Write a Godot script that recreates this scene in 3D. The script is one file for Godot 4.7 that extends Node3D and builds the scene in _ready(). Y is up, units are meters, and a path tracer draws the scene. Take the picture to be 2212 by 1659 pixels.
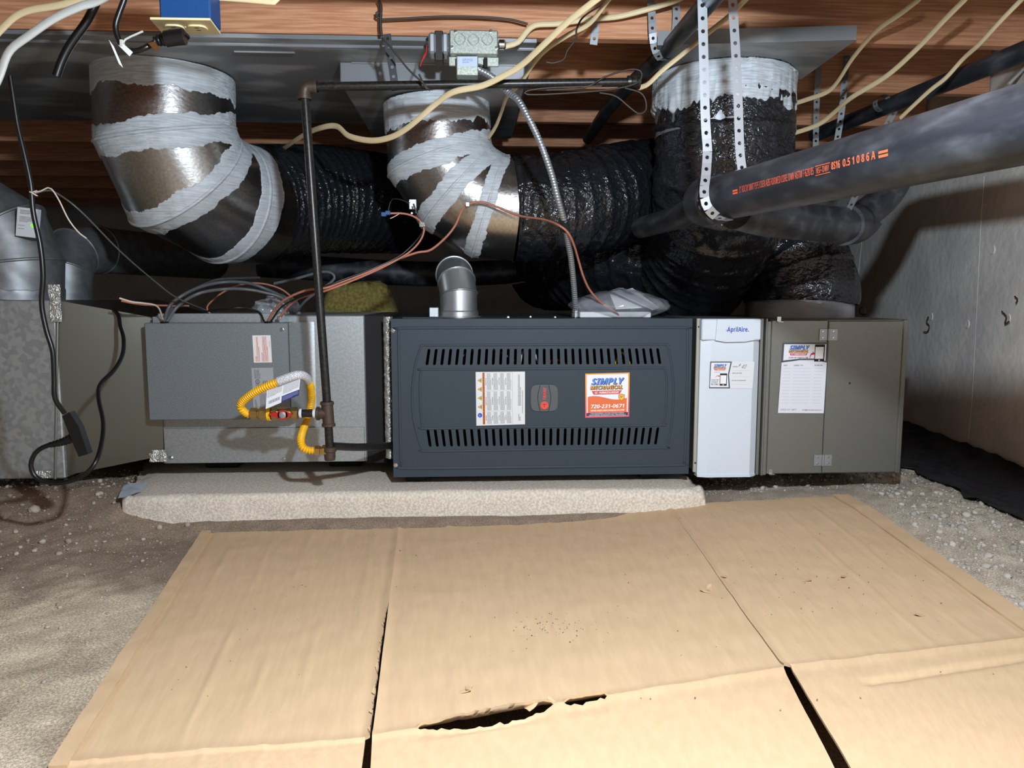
extends Node3D
# A crawl space seen from the ground: a horizontal gas furnace between its coil case and
# filter cabinet, round ducts and cables under the joists, a flattened carton on the dirt.
# All points are metres in the room: x to the right, y up, z towards the viewer.

const LAMP := Vector3(0.2, 1.08, -0.4)
var M := {}
var rough_noise := FastNoiseLite.new()
var rng := RandomNumberGenerator.new()
var names := {}

func _ready():
	rng.seed = 7
	rough_noise.seed = 3
	rough_noise.frequency = 1.0
	rough_noise.fractal_octaves = 3
	# camera
	var cam := Camera3D.new()
	cam.name = "camera"
	cam.position = Vector3(0, 0.62, 0)
	cam.rotation_degrees = Vector3(-6.3, -3.0, 0)
	cam.fov = 53.07
	cam.near = 0.02
	cam.far = 40.0
	add_child(cam)
	cam.current = true
	# no sky reaches the crawl space
	var env := Environment.new()
	env.background_mode = Environment.BG_COLOR
	env.background_color = Color(0, 0, 0)
	env.tonemap_mode = Environment.TONE_MAPPER_LINEAR
	env.tonemap_exposure = 1.0
	env.sdfgi_enabled = true
	env.ssao_enabled = true
	env.ssil_enabled = true
	var we := WorldEnvironment.new()
	we.name = "environment"
	we.environment = env
	add_child(we)
	make_materials()
	work_lamp()
	setting()
	pad_and_carton()
	furnace()
	coil_and_gas()
	filter_side()
	left_plenum()
	ducts()
	drain_pipes()
	overhead()
	cables()
	small_things()

# ---------- bookkeeping ----------
func numbered(called: String) -> String:
	names[called] = names.get(called, -1) + 1
	return called if names[called] == 0 else "%s_%03d" % [called, names[called]]

func tag(o, label: String, category: String, group := ""):
	o.set_meta("label", label)
	o.set_meta("category", category)
	if group:
		o.set_meta("group", group)

func thing(called: String, label: String, category: String, group := "") -> Node3D:
	var o := Node3D.new()
	o.name = numbered(called)
	add_child(o)
	tag(o, label, category, group)
	return o

func part(parent: Node3D, called: String, mesh: Mesh, m: Material, label := "") -> MeshInstance3D:
	var o := MeshInstance3D.new()
	o.name = called
	o.mesh = mesh
	o.material_override = m
	parent.add_child(o, true)
	if label:
		o.set_meta("label", label)
	return o

func single(called: String, mesh: Mesh, m: Material, label: String, category: String, group := "") -> MeshInstance3D:
	var o := part(self, numbered(called), mesh, m)
	tag(o, label, category, group)
	return o

func struct(called: String, mesh: Mesh, m: Material, label: String, category: String) -> MeshInstance3D:
	var o := single(called, mesh, m, label, category)
	o.set_meta("kind", "structure")
	return o

# puts the origin of a thing at the middle of its base
func settle(t: Node3D):
	var b := AABB()
	var first := true
	for c in t.get_children():
		if c is MeshInstance3D:
			var bb: AABB = c.transform * c.mesh.get_aabb()
			b = bb if first else b.merge(bb)
			first = false
	var base := Vector3(b.get_center().x, b.position.y, b.get_center().z)
	t.position = base
	for c in t.get_children():
		c.position -= base

# ---------- geometry ----------
func v3(a: Array) -> PackedVector3Array:
	var p := PackedVector3Array()
	for i in a.size() / 3:
		p.append(Vector3(a[i * 3], a[i * 3 + 1], a[i * 3 + 2]))
	return p

func pack(v: PackedVector3Array, n: PackedVector3Array, idx: PackedInt32Array, uv = null, col = null) -> ArrayMesh:
	var a := []
	a.resize(Mesh.ARRAY_MAX)
	a[Mesh.ARRAY_VERTEX] = v
	a[Mesh.ARRAY_NORMAL] = n
	a[Mesh.ARRAY_INDEX] = idx
	if uv != null:
		a[Mesh.ARRAY_TEX_UV] = uv
	if col != null:
		a[Mesh.ARRAY_COLOR] = col
	var m := ArrayMesh.new()
	m.add_surface_from_arrays(Mesh.PRIMITIVE_TRIANGLES, a)
	return m

func join(list: Array) -> ArrayMesh:
	var st := SurfaceTool.new()
	for m in list:
		st.append_from(m, 0, Transform3D())
	return st.commit()

func moved(m: Mesh, t: Transform3D) -> ArrayMesh:
	var st := SurfaceTool.new()
	st.append_from(m, 0, t)
	return st.commit()

# points in rows of nu; rows follow one another along v
func grid(p: PackedVector3Array, nu: int, nv: int, closed := false, flip := false, us := 1.0, vs := 1.0, col = null) -> ArrayMesh:
	var n := PackedVector3Array()
	var uv := PackedVector2Array()
	n.resize(p.size())
	uv.resize(p.size())
	var sgn := -1.0 if flip else 1.0
	for j in nv:
		for i in nu:
			var i0 := i - 1
			var i1 := i + 1
			if closed:
				i0 = (i0 + nu) % nu
				i1 = i1 % nu
			else:
				i0 = maxi(i0, 0)
				i1 = mini(i1, nu - 1)
			var du := p[j * nu + i1] - p[j * nu + i0]
			var dv := p[mini(j + 1, nv - 1) * nu + i] - p[maxi(j - 1, 0) * nu + i]
			n[j * nu + i] = du.cross(dv).normalized() * sgn
			uv[j * nu + i] = Vector2(float(i) / (nu if closed else nu - 1) * us, float(j) / maxi(nv - 1, 1) * vs)
	var idx := PackedInt32Array()
	for j in nv - 1:
		for i in (nu if closed else nu - 1):
			var a := j * nu + i
			var b := j * nu + (i + 1) % nu
			var c := b + nu
			var d := a + nu
			if flip:
				idx.append_array([a, b, c, a, c, d])
			else:
				idx.append_array([a, c, b, a, d, c])
	return pack(p, n, idx, uv, col)

# flat faces, each turned away from the middle point
func solid(faces: Array, mid: Vector3) -> ArrayMesh:
	var v := PackedVector3Array()
	var n := PackedVector3Array()
	var idx := PackedInt32Array()
	for f in faces:
		var c := Vector3.ZERO
		for q in f:
			c += q
		c /= f.size()
		var nn: Vector3 = (f[1] - f[0]).cross(f[2] - f[0]).normalized()
		var k := v.size()
		var out := nn.dot(c - mid) > 0
		for q in f:
			v.append(q)
			n.append(nn if out else -nn)
		for i in f.size() - 2:
			if out:
				idx.append_array([k, k + i + 2, k + i + 1])
			else:
				idx.append_array([k, k + i + 1, k + i + 2])
	return pack(v, n, idx)

func hexa(a: PackedVector3Array, b: PackedVector3Array) -> ArrayMesh:
	# a and b: two quads facing one another, corners in the same order
	var mid := Vector3.ZERO
	for q in a:
		mid += q / 8.0
	for q in b:
		mid += q / 8.0
	var f := [[a[0], a[1], a[2], a[3]], [b[0], b[1], b[2], b[3]]]
	for i in 4:
		f.append([a[i], a[(i + 1) % 4], b[(i + 1) % 4], b[i]])
	return solid(f, mid)

func box(lo: Vector3, hi: Vector3, bev := 0.0) -> ArrayMesh:
	var a := Vector3(minf(lo.x, hi.x), minf(lo.y, hi.y), minf(lo.z, hi.z))
	var b := Vector3(maxf(lo.x, hi.x), maxf(lo.y, hi.y), maxf(lo.z, hi.z))
	var mid := (a + b) / 2.0
	var h := (b - a) / 2.0
	var k := minf(bev, minf(h.x, minf(h.y, h.z)) * 0.9)
	var at := func(ax: int, s: Vector3) -> Vector3:
		var p := Vector3(s.x * (h.x - k), s.y * (h.y - k), s.z * (h.z - k))
		p[ax] = s[ax] * h[ax]
		return mid + p
	var f := []
	for ax in 3:
		var o1 := (ax + 1) % 3
		var o2 := (ax + 2) % 3
		for s in [-1, 1]:
			var q := []
			for c in [[-1, -1], [1, -1], [1, 1], [-1, 1]]:
				var sg := Vector3.ZERO
				sg[ax] = s
				sg[o1] = c[0]
				sg[o2] = c[1]
				q.append(at.call(ax, sg))
			f.append(q)
	if k > 0.0:
		for ax in 3:      # edges along ax
			var o1 := (ax + 1) % 3
			var o2 := (ax + 2) % 3
			for c in [[-1, -1], [1, -1], [1, 1], [-1, 1]]:
				var s0 := Vector3.ZERO
				s0[o1] = c[0]
				s0[o2] = c[1]
				var s1 := s0
				s0[ax] = -1
				s1[ax] = 1
				f.append([at.call(o1, s0), at.call(o1, s1), at.call(o2, s1), at.call(o2, s0)])
		for i in 8:
			var s := Vector3(1 if i & 1 else -1, 1 if i & 2 else -1, 1 if i & 4 else -1)
			f.append([at.call(0, s), at.call(1, s), at.call(2, s)])
	return solid(f, mid)

# a plate cut to an outline in the plane spanned by ex and ey, thick along ez
func plate(outline: PackedVector2Array, o: Vector3, ex: Vector3, ey: Vector3, ez: Vector3, thick: float) -> ArrayMesh:
	var t := Geometry2D.triangulate_polygon(outline)
	var v := PackedVector3Array()
	var n := PackedVector3Array()
	var idx := PackedInt32Array()
	var uv := PackedVector2Array()
	var lo := outline[0]
	var hi := outline[0]
	for q in outline:
		lo = lo.min(q)
		hi = hi.max(q)
	for side in 2:
		var k := v.size()
		for q in outline:
			v.append(o + ex * q.x + ey * q.y + ez * (thick if side == 0 else 0.0))
			n.append(ez if side == 0 else -ez)
			uv.append(Vector2((q.x - lo.x) / (hi.x - lo.x), 1.0 - (q.y - lo.y) / (hi.y - lo.y)))
		for i in t.size() / 3:
			var a := k + t[i * 3]
			var b := k + t[i * 3 + 1]
			var c := k + t[i * 3 + 2]
			var nn := (v[b] - v[a]).cross(v[c] - v[a])
			if nn.dot(n[k]) > 0:
				idx.append_array([a, c, b])
			else:
				idx.append_array([a, b, c])
	var mid2 := (lo + hi) / 2.0
	for i in outline.size():
		var p := outline[i]
		var q := outline[(i + 1) % outline.size()]
		var e := (q - p)
		var out2 := Vector2(e.y, -e.x).normalized()
		if Geometry2D.is_point_in_polygon((p + q) / 2.0 + out2 * 0.0002, outline):
			out2 = -out2
		var nn := (ex * out2.x + ey * out2.y).normalized()
		var k := v.size()
		for r in [[p, 0.0], [q, 0.0], [q, thick], [p, thick]]:
			v.append(o + ex * r[0].x + ey * r[0].y + ez * r[1])
			n.append(nn)
			uv.append(Vector2((r[0].x - lo.x) / (hi.x - lo.x), 1.0 - (r[0].y - lo.y) / (hi.y - lo.y)))
		if (v[k + 1] - v[k]).cross(v[k + 2] - v[k]).dot(nn) > 0:
			idx.append_array([k, k + 2, k + 1, k, k + 3, k + 2])
		else:
			idx.append_array([k, k + 1, k + 2, k, k + 2, k + 3])
	return pack(v, n, idx, uv)

func rounded(w: float, h: float, r: float, steps := 5) -> PackedVector2Array:
	var p := PackedVector2Array()
	for c in [[w / 2 - r, h / 2 - r, 0.0], [-w / 2 + r, h / 2 - r, PI / 2], [-w / 2 + r, -h / 2 + r, PI], [w / 2 - r, -h / 2 + r, PI * 1.5]]:
		for i in steps + 1:
			var a: float = c[2] + PI / 2 * i / steps
			p.append(Vector2(c[0] + cos(a) * r, c[1] + sin(a) * r))
	return p

func smooth_path(pts: PackedVector3Array, count: int, closed := false) -> PackedVector3Array:
	var dense := PackedVector3Array()
	var n := pts.size()
	if n == 2:
		for i in count:
			dense.append(pts[0].lerp(pts[1], float(i) / (count - 1)))
		return dense
	for i in (n if closed else n - 1):
		var p0 := pts[(i - 1 + n) % n] if closed or i > 0 else pts[0] * 2.0 - pts[1]
		var p1 := pts[i]
		var p2 := pts[(i + 1) % n]
		var p3 := pts[(i + 2) % n] if closed or i + 2 < n else pts[n - 1] * 2.0 - pts[n - 2]
		for k in 12:
			var t := k / 12.0
			# centripetal-like tension keeps bends round
			dense.append(p1.cubic_interpolate(p2, p0, p3, t))
	if not closed:
		dense.append(pts[n - 1])
	else:
		dense.append(pts[0])
	var cum := [0.0]
	for i in dense.size() - 1:
		cum.append(cum[i] + dense[i].distance_to(dense[i + 1]))
	var total: float = cum[cum.size() - 1]
	var out := PackedVector3Array()
	var k := 0
	for i in count:
		var s := total * i / (count if closed else count - 1)
		while k < dense.size() - 2 and cum[k + 1] < s:
			k += 1
		var seg: float = maxf(cum[k + 1] - cum[k], 1e-9)
		out.append(dense[k].lerp(dense[k + 1], clampf((s - cum[k]) / seg, 0, 1)))
	return out

func stretched(p: PackedVector3Array, k: float) -> PackedVector3Array:
	p[p.size() - 1] = p[p.size() - 2] + (p[p.size() - 1] - p[p.size() - 2]) * k
	return p

func length_of(p: PackedVector3Array) -> float:
	var l := 0.0
	for i in p.size() - 1:
		l += p[i].distance_to(p[i + 1])
	return l

# tangents and carried-along normals of a line
func frames(p: PackedVector3Array, closed := false, first := Vector3.ZERO) -> Array:
	var n := p.size()
	var t := []
	for i in n:
		var a := p[(i - 1 + n) % n] if closed else p[maxi(i - 1, 0)]
		var b := p[(i + 1) % n] if closed else p[mini(i + 1, n - 1)]
		t.append((b - a).normalized())
	var u: Vector3 = first
	if u == Vector3.ZERO:
		u = Vector3.UP if absf(t[0].y) < 0.9 else Vector3.RIGHT
	var nn := []
	for i in n:
		u = (u - t[i] * u.dot(t[i])).normalized()
		nn.append(u)
	return [t, nn]

# a round (or flattened) body along a line; r is a number or a function of (metres along, angle)
func tube(pts: PackedVector3Array, r, sides := 8, step := 0.012, flat := 1.0, caps := true, first := Vector3.ZERO, vs := 1.0, straight := false) -> ArrayMesh:
	var count := maxi(3, int(length_of(pts) / step) + 2)
	var p := pts if straight else smooth_path(pts, count)
	count = p.size()
	var fr := frames(p, false, first)
	var v := PackedVector3Array()
	var along := 0.0
	for j in count:
		var t: Vector3 = fr[0][j]
		var n: Vector3 = fr[1][j]
		var b := t.cross(n)
		if j > 0:
			along += p[j].distance_to(p[j - 1])
		for i in sides:
			var a := TAU * i / sides
			var rr: float = r.call(along, a) if r is Callable else r
			v.append(p[j] + n * cos(a) * rr + b * sin(a) * rr * flat)
	var m := grid(v, sides, count, true, false, 1.0, vs)
	if not caps:
		return m
	var list := [m]
	for e in 2:
		var j := 0 if e == 0 else count - 1
		var f := []
		for i in sides:
			f.append(v[j * sides + i])
		list.append(solid([f], p[1] if e == 0 else p[count - 2]))
	return join(list)

# a ring-shaped body along a closed line
func hoop(pts: PackedVector3Array, r: float, sides := 6) -> ArrayMesh:
	var fr := frames(pts, true)
	var v := PackedVector3Array()
	var mid := Vector3.ZERO
	for q in pts:
		mid += q / pts.size()
	for k in pts.size() + 1:
		var j := k % pts.size()
		var t: Vector3 = fr[0][j]
		var n: Vector3 = (pts[j] - mid)
		n = (n - t * n.dot(t)).normalized()
		var b := t.cross(n)
		for i in sides:
			var a := TAU * i / sides
			v.append(pts[j] + n * cos(a) * r + b * sin(a) * r)
	return grid(v, sides, pts.size() + 1, true)

# turned body: profile of (radius, height along axis); few sides give a nut
func lathe(profile: Array, at: Vector3, axis: Vector3, sides := 24, facets := false) -> ArrayMesh:
	var y := axis.normalized()
	var x := y.cross(Vector3.FORWARD if absf(y.z) < 0.9 else Vector3.UP).normalized()
	var z := x.cross(y)
	var v := PackedVector3Array()
	var n := PackedVector3Array()
	var idx := PackedInt32Array()
	for k in profile.size() - 1:
		var p: Vector2 = profile[k]
		var q: Vector2 = profile[k + 1]
		var e := q - p
		var nn2 := Vector2(e.y, -e.x).normalized()
		for i in sides:
			var a0 := TAU * i / sides
			var a1 := TAU * (i + 1) / sides
			var am := (a0 + a1) / 2
			var s := v.size()
			for c in [[p, a0], [p, a1], [q, a1], [q, a0]]:
				var d: Vector3 = x * cos(c[1]) + z * sin(c[1])
				var dn: Vector3 = x * cos(am) + z * sin(am) if facets else d
				v.append(at + d * c[0].x + y * c[0].y)
				n.append((dn * nn2.x + y * nn2.y).normalized())
			if (v[s + 1] - v[s]).cross(v[s + 2] - v[s]).dot(n[s]) > 0 or (v[s + 2] - v[s]).cross(v[s + 3] - v[s]).dot(n[s]) > 0:
				idx.append_array([s, s + 2, s + 1, s, s + 3, s + 2])
			else:
				idx.append_array([s, s + 1, s + 2, s, s + 2, s + 3])
	return pack(v, n, idx)

# a steel band with round holes, following a line; side is the direction of its width
func perforated(pts: PackedVector3Array, side: Vector3, w := 0.019, pitch := 0.0245, hole := 0.0042) -> ArrayMesh:
	var cells := maxi(2, int(round(length_of(pts) / pitch)))
	var p := smooth_path(pts, cells * 4 + 1)
	var v := PackedVector3Array()
	var n := PackedVector3Array()
	var idx := PackedInt32Array()
	var where := func(s: float) -> Vector3:
		var f := clampf(s * 4.0, 0.0, float(p.size() - 1))
		var i := mini(int(f), p.size() - 2)
		return p[i].lerp(p[i + 1], f - i)
	var l := length_of(p) / cells
	for c in cells:
		var a: Vector3 = where.call(float(c))
		var b: Vector3 = where.call(c + 1.0)
		var t := (b - a).normalized()
		var sd := (side - t * side.dot(t)).normalized()
		var nn := t.cross(sd).normalized()
		for face in 2:
			var k := v.size()
			var off := nn * (0.0005 if face == 0 else -0.0005)
			for i in 8:
				var ang := TAU * i / 8.0
				var hx := cos(ang) * hole
				var hy := sin(ang) * hole
				v.append(where.call(c + 0.5 + hx / l) + sd * hy + off)
				n.append(nn if face == 0 else -nn)
			for q in [[0.5, 0.0], [0.5, 0.5], [0.0, 0.5], [-0.5, 0.5], [-0.5, 0.0], [-0.5, -0.5], [0.0, -0.5], [0.5, -0.5]]:
				v.append(where.call(c + 0.5 + q[0]) + sd * q[1] * w + off)
				n.append(nn if face == 0 else -nn)
			for i in 8:
				var i2 := (i + 1) % 8
				if face == 0:
					idx.append_array([k + i, k + 8 + i2, k + 8 + i, k + i, k + i2, k + 8 + i2])
				else:
					idx.append_array([k + i, k + 8 + i, k + 8 + i2, k + i, k + 8 + i2, k + i2])
	return pack(v, n, idx)

func screw(at: Vector3, out: Vector3, r := 0.005) -> ArrayMesh:
	return join([lathe([Vector2(r * 1.5, 0), Vector2(r * 1.5, 0.001), Vector2(r, 0.0012), Vector2(r, 0.004), Vector2(r * 0.8, 0.0046), Vector2(0.0, 0.0046)], at, out, 6, true)])

func noise3(p: Vector3, f: float) -> float:
	return rough_noise.get_noise_3dv(p * f)

func step01(a: float, b: float, x: float) -> float:
	return smoothstep(0.0, 1.0, clampf((x - a) / (b - a), 0.0, 1.0))

# ---------- round ducts of mitred gores ----------
func gore_rings(p: PackedVector3Array, r: float, sides: int, r_end := -1.0) -> Array:
	var rings := []
	var d := (p[1] - p[0]).normalized()
	var u := Vector3.BACK
	u = (u - d * u.dot(d)).normalized()
	var w := d.cross(u)
	var ring := PackedVector3Array()
	for i in sides:
		var a := TAU * i / sides
		ring.append(p[0] + (u * cos(a) + w * sin(a)) * r)
	rings.append(ring)
	for k in range(1, p.size()):
		var dk := (p[k] - p[k - 1]).normalized()
		var b := dk
		if k < p.size() - 1:
			b = (dk + (p[k + 1] - p[k]).normalized()).normalized()
		var next := PackedVector3Array()
		for q in ring:
			next.append(q - dk * ((q - p[k]).dot(b) / dk.dot(b)))
		rings.append(next)
		ring = next
	return rings

func gore_mesh(r0: PackedVector3Array, r1: PackedVector3Array) -> ArrayMesh:
	var v := PackedVector3Array()
	for j in 7:
		for i in r0.size():
			v.append(r0[i].lerp(r1[i], j / 6.0))
	return grid(v, r0.size(), 7, true, false, 1, 1)

func rag(a: float, k: float) -> float:
	var c := Vector3(cos(a), sin(a), 0)
	return 0.9 * noise3(c * 1.3 + Vector3(0, 0, k), 1.0) + 0.3 * noise3(c * 9.0 + Vector3(0, 0, k + 3.0), 1.0) + 0.22 * noise3(c * 60.0 + Vector3(0, 0, k + 6.0), 1.0)

# brushed-on sealant around joint k, with ragged edges; lo and hi are metres to either side
func mastic_band(p: PackedVector3Array, rings: Array, k: int, lo: float, hi: float, ragged: float, seed_at: float, lift := 0.0035) -> ArrayMesh:
	var sides: int = rings[0].size()
	var v := PackedVector3Array()
	var rows := [-1.0, -0.93, -0.5, -0.02, 0.02, 0.5, 0.93, 1.0]
	for s in rows:
		for i in sides:
			var a := TAU * i / sides
			var w0 := ragged * rag(a, seed_at)
			var w1 := ragged * rag(a, seed_at + 9.0)
			var q: Vector3
			var c: Vector3
			var m: float = s * ((lo + w0) if s < 0 else (hi + w1))
			if m < 0.0 and k > 0:
				var l: float = maxf(rings[k - 1][i].distance_to(rings[k][i]), 0.001)
				var f := clampf(1.0 + m / l, 0.0, 1.0)
				q = rings[k - 1][i].lerp(rings[k][i], f)
				c = p[k - 1].lerp(p[k], f)
			elif m >= 0.0 and k < p.size() - 1:
				var l: float = maxf(rings[k][i].distance_to(rings[k + 1][i]), 0.001)
				var f := clampf(m / l, 0.0, 1.0)
				q = rings[k][i].lerp(rings[k + 1][i], f)
				c = p[k].lerp(p[k + 1], f)
			else:
				q = rings[k][i]
				c = p[k]
			var th := (0.0002 if absf(s) > 0.95 else lift * (0.75 + 0.5 * noise3(Vector3(a * 1.5, m * 160.0, seed_at), 1.0)))
			v.append(q + (q - c).normalized() * th)
	return grid(v, sides, rows.size(), true)

# plastic-sleeved flexible duct: wire helix under a wrinkled film
func flex_mesh(pts: PackedVector3Array, r: float, pitch := 0.034, wrinkle := 0.006, seed_at := 0.0, sides := 88, step := 0.0055, squash := 0.0) -> ArrayMesh:
	var f := func(s: float, a: float) -> float:
		var ph := fposmod(s / pitch + a / TAU, 1.0)
		var ridge := exp(-pow((ph - 0.5) / 0.13, 2.0))
		var q := Vector3(cos(a) * r, sin(a) * r, s) + Vector3.ONE * seed_at
		var sag := noise3(q, 7.0) * wrinkle + noise3(Vector3(q.x * 2.2, q.y * 2.2, q.z * 0.7), 22.0) * wrinkle * 0.75
		return r * (1.0 - squash * noise3(q, 2.0)) + ridge * 0.006 + sag * (1.0 - 0.7 * ridge)
	return tube(pts, f, sides, step, 1.0, false)

# ---------- print ----------
func raster_tri(im: Image, a: Vector2, b: Vector2, c: Vector2, col: Color):
	var lo := a.min(b).min(c)
	var hi := a.max(b).max(c)
	var area := (b - a).cross(c - a)
	if absf(area) < 1e-6:
		return
	for y in range(maxi(0, int(floor(lo.y))), mini(im.get_height() - 1, int(ceil(hi.y))) + 1):
		for x in range(maxi(0, int(floor(lo.x))), mini(im.get_width() - 1, int(ceil(hi.x))) + 1):
			var q := Vector2(x + 0.5, y + 0.5)
			var w0 := (b - a).cross(q - a) / area
			var w1 := (c - b).cross(q - b) / area
			var w2 := (a - c).cross(q - c) / area
			if w0 >= -0.001 and w1 >= -0.001 and w2 >= -0.001:
				im.set_pixel(x, y, col)

func raster_poly(im: Image, p: PackedVector2Array, col: Color):
	var t := Geometry2D.triangulate_polygon(p)
	for i in t.size() / 3:
		raster_tri(im, p[t[i * 3]], p[t[i * 3 + 1]], p[t[i * 3 + 2]], col)

func disc(x: float, y: float, r: float, n := 24) -> PackedVector2Array:
	var p := PackedVector2Array()
	for i in n:
		p.append(Vector2(x + cos(TAU * i / n) * r, y + sin(TAU * i / n) * r))
	return p

func letters(s: String, bold: bool) -> Array:
	var f := SystemFont.new()
	f.font_names = PackedStringArray(["Droid Sans"])
	f.font_weight = 700 if bold else 400
	var t := TextMesh.new()
	t.font = f
	t.text = s
	t.font_size = 32
	t.pixel_size = 0.01
	t.depth = 0.0
	t.curve_step = 2.0
	t.horizontal_alignment = HORIZONTAL_ALIGNMENT_LEFT
	var a := t.get_mesh_arrays()
	var bb := t.get_aabb()
	var out := PackedVector2Array()
	for i in a[Mesh.ARRAY_INDEX]:
		var q: Vector3 = a[Mesh.ARRAY_VERTEX][i]
		out.append(Vector2((q.x - bb.position.x) / bb.size.x, (q.y - bb.position.y) / bb.size.y))
	return [out, bb.size.x / bb.size.y]

# writes a line of text into the rectangle x, y (top), w, h of an image
func write(im: Image, s: String, x: float, y: float, w: float, h: float, col: Color, bold := true, slant := 0.0):
	var l: PackedVector2Array = letters(s, bold)[0]
	for i in l.size() / 3:
		var q := []
		for k in 3:
			var u := l[i * 3 + k]
			q.append(Vector2(x + u.x * (w - absf(slant) * h) + u.y * slant * h, y + (1.0 - u.y) * h))
		raster_tri(im, q[0], q[1], q[2], col)

func sheet(w: int, h: int, col: Color) -> Image:
	var im := Image.create(w, h, false, Image.FORMAT_RGBA8)
	im.fill(col)
	return im

func fine_print(im: Image, x: int, y: int, w: int, h: int, col: Color, lines: int, seed_at: int):
	var g := RandomNumberGenerator.new()
	g.seed = seed_at
	for k in lines:
		var yy := y + int(float(h) * k / lines)
		var th := maxi(1, int(float(h) / lines * 0.5))
		var xx := x
		var stop := x + int(w * (1.0 if k < lines - 1 else 0.6))
		while xx < stop:
			var len := g.randi_range(3, 11)
			im.fill_rect(Rect2i(xx, yy, mini(len, stop - xx), th), col)
			xx += len + 2

func printed(im: Image, rough := 0.5) -> StandardMaterial3D:
	var m := StandardMaterial3D.new()
	m.albedo_texture = ImageTexture.create_from_image(im)
	m.roughness = rough
	m.texture_repeat = false
	return m

# a thin printed card: corners top-left, top-right, bottom-right, bottom-left
func card(c: PackedVector3Array, thick := 0.0006) -> ArrayMesh:
	var n := (c[3] - c[0]).cross(c[1] - c[0]).normalized()
	var v := PackedVector3Array()
	var nn := PackedVector3Array()
	var uv := PackedVector2Array([Vector2(0, 0), Vector2(1, 0), Vector2(1, 1), Vector2(0, 1)])
	for q in c:
		v.append(q + n * thick)
		nn.append(n)
	var face := pack(v, nn, PackedInt32Array([0, 1, 2, 0, 2, 3]), uv)
	return face

# raised lettering bent to a function of (along, up)
func lettering(s: String, bold: bool, w: float, h: float, place: Callable) -> ArrayMesh:
	var l: PackedVector2Array = letters(s, bold)[0]
	var v := PackedVector3Array()
	var n := PackedVector3Array()
	var idx := PackedInt32Array()
	var c: Vector3 = place.call(0.5 * w, 0.5 * h)
	var nn: Vector3 = (place.call(0.5 * w + 0.001, 0.5 * h) - c).cross(place.call(0.5 * w, 0.5 * h + 0.001) - c).normalized()
	for i in l.size() / 3:
		var k := v.size()
		for j in 3:
			var u := l[i * 3 + j]
			v.append(place.call(u.x * w, u.y * h))
			n.append(nn)
		if (v[k + 1] - v[k]).cross(v[k + 2] - v[k]).dot(nn) > 0:
			idx.append_array([k, k + 2, k + 1])
		else:
			idx.append_array([k, k + 1, k + 2])
	return pack(v, n, idx)

# ---------- materials ----------
func mat(key: String, c: Color, rough := 0.7, metal := 0.0) -> StandardMaterial3D:
	var m := StandardMaterial3D.new()
	m.resource_name = key
	m.albedo_color = c
	m.roughness = rough
	m.metallic = metal
	M[key] = m
	return m

func speckle(freq: float, a: Color, b: Color, seed_at := 1, kind := FastNoiseLite.TYPE_SIMPLEX_SMOOTH, oct := 4, size := 512, stops := []) -> NoiseTexture2D:
	var f := FastNoiseLite.new()
	f.noise_type = kind
	f.seed = seed_at
	f.frequency = freq
	f.fractal_octaves = oct
	if kind == FastNoiseLite.TYPE_CELLULAR:
		f.cellular_return_type = FastNoiseLite.RETURN_CELL_VALUE
		f.fractal_type = FastNoiseLite.FRACTAL_NONE
	var t := NoiseTexture2D.new()
	t.width = size
	t.height = size
	t.seamless = true
	t.noise = f
	var g := Gradient.new()
	g.offsets = PackedFloat32Array(stops if stops else [0.25, 0.75])
	g.colors = PackedColorArray([a, b])
	t.color_ramp = g
	return t

func bumps(freq: float, strength: float, seed_at := 1, oct := 4, kind := FastNoiseLite.TYPE_SIMPLEX_SMOOTH) -> NoiseTexture2D:
	var f := FastNoiseLite.new()
	f.noise_type = kind
	f.seed = seed_at
	f.frequency = freq
	f.fractal_octaves = oct
	var t := NoiseTexture2D.new()
	t.width = 512
	t.height = 512
	t.seamless = true
	t.as_normal_map = true
	t.bump_strength = strength
	t.noise = f
	return t

func tri(m: StandardMaterial3D, scale: Vector3):
	m.uv1_triplanar = true
	m.uv1_scale = scale

func relief(m: StandardMaterial3D, t: Texture2D, s := 1.0):
	m.normal_enabled = true
	m.normal_texture = t
	m.normal_scale = s

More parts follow.
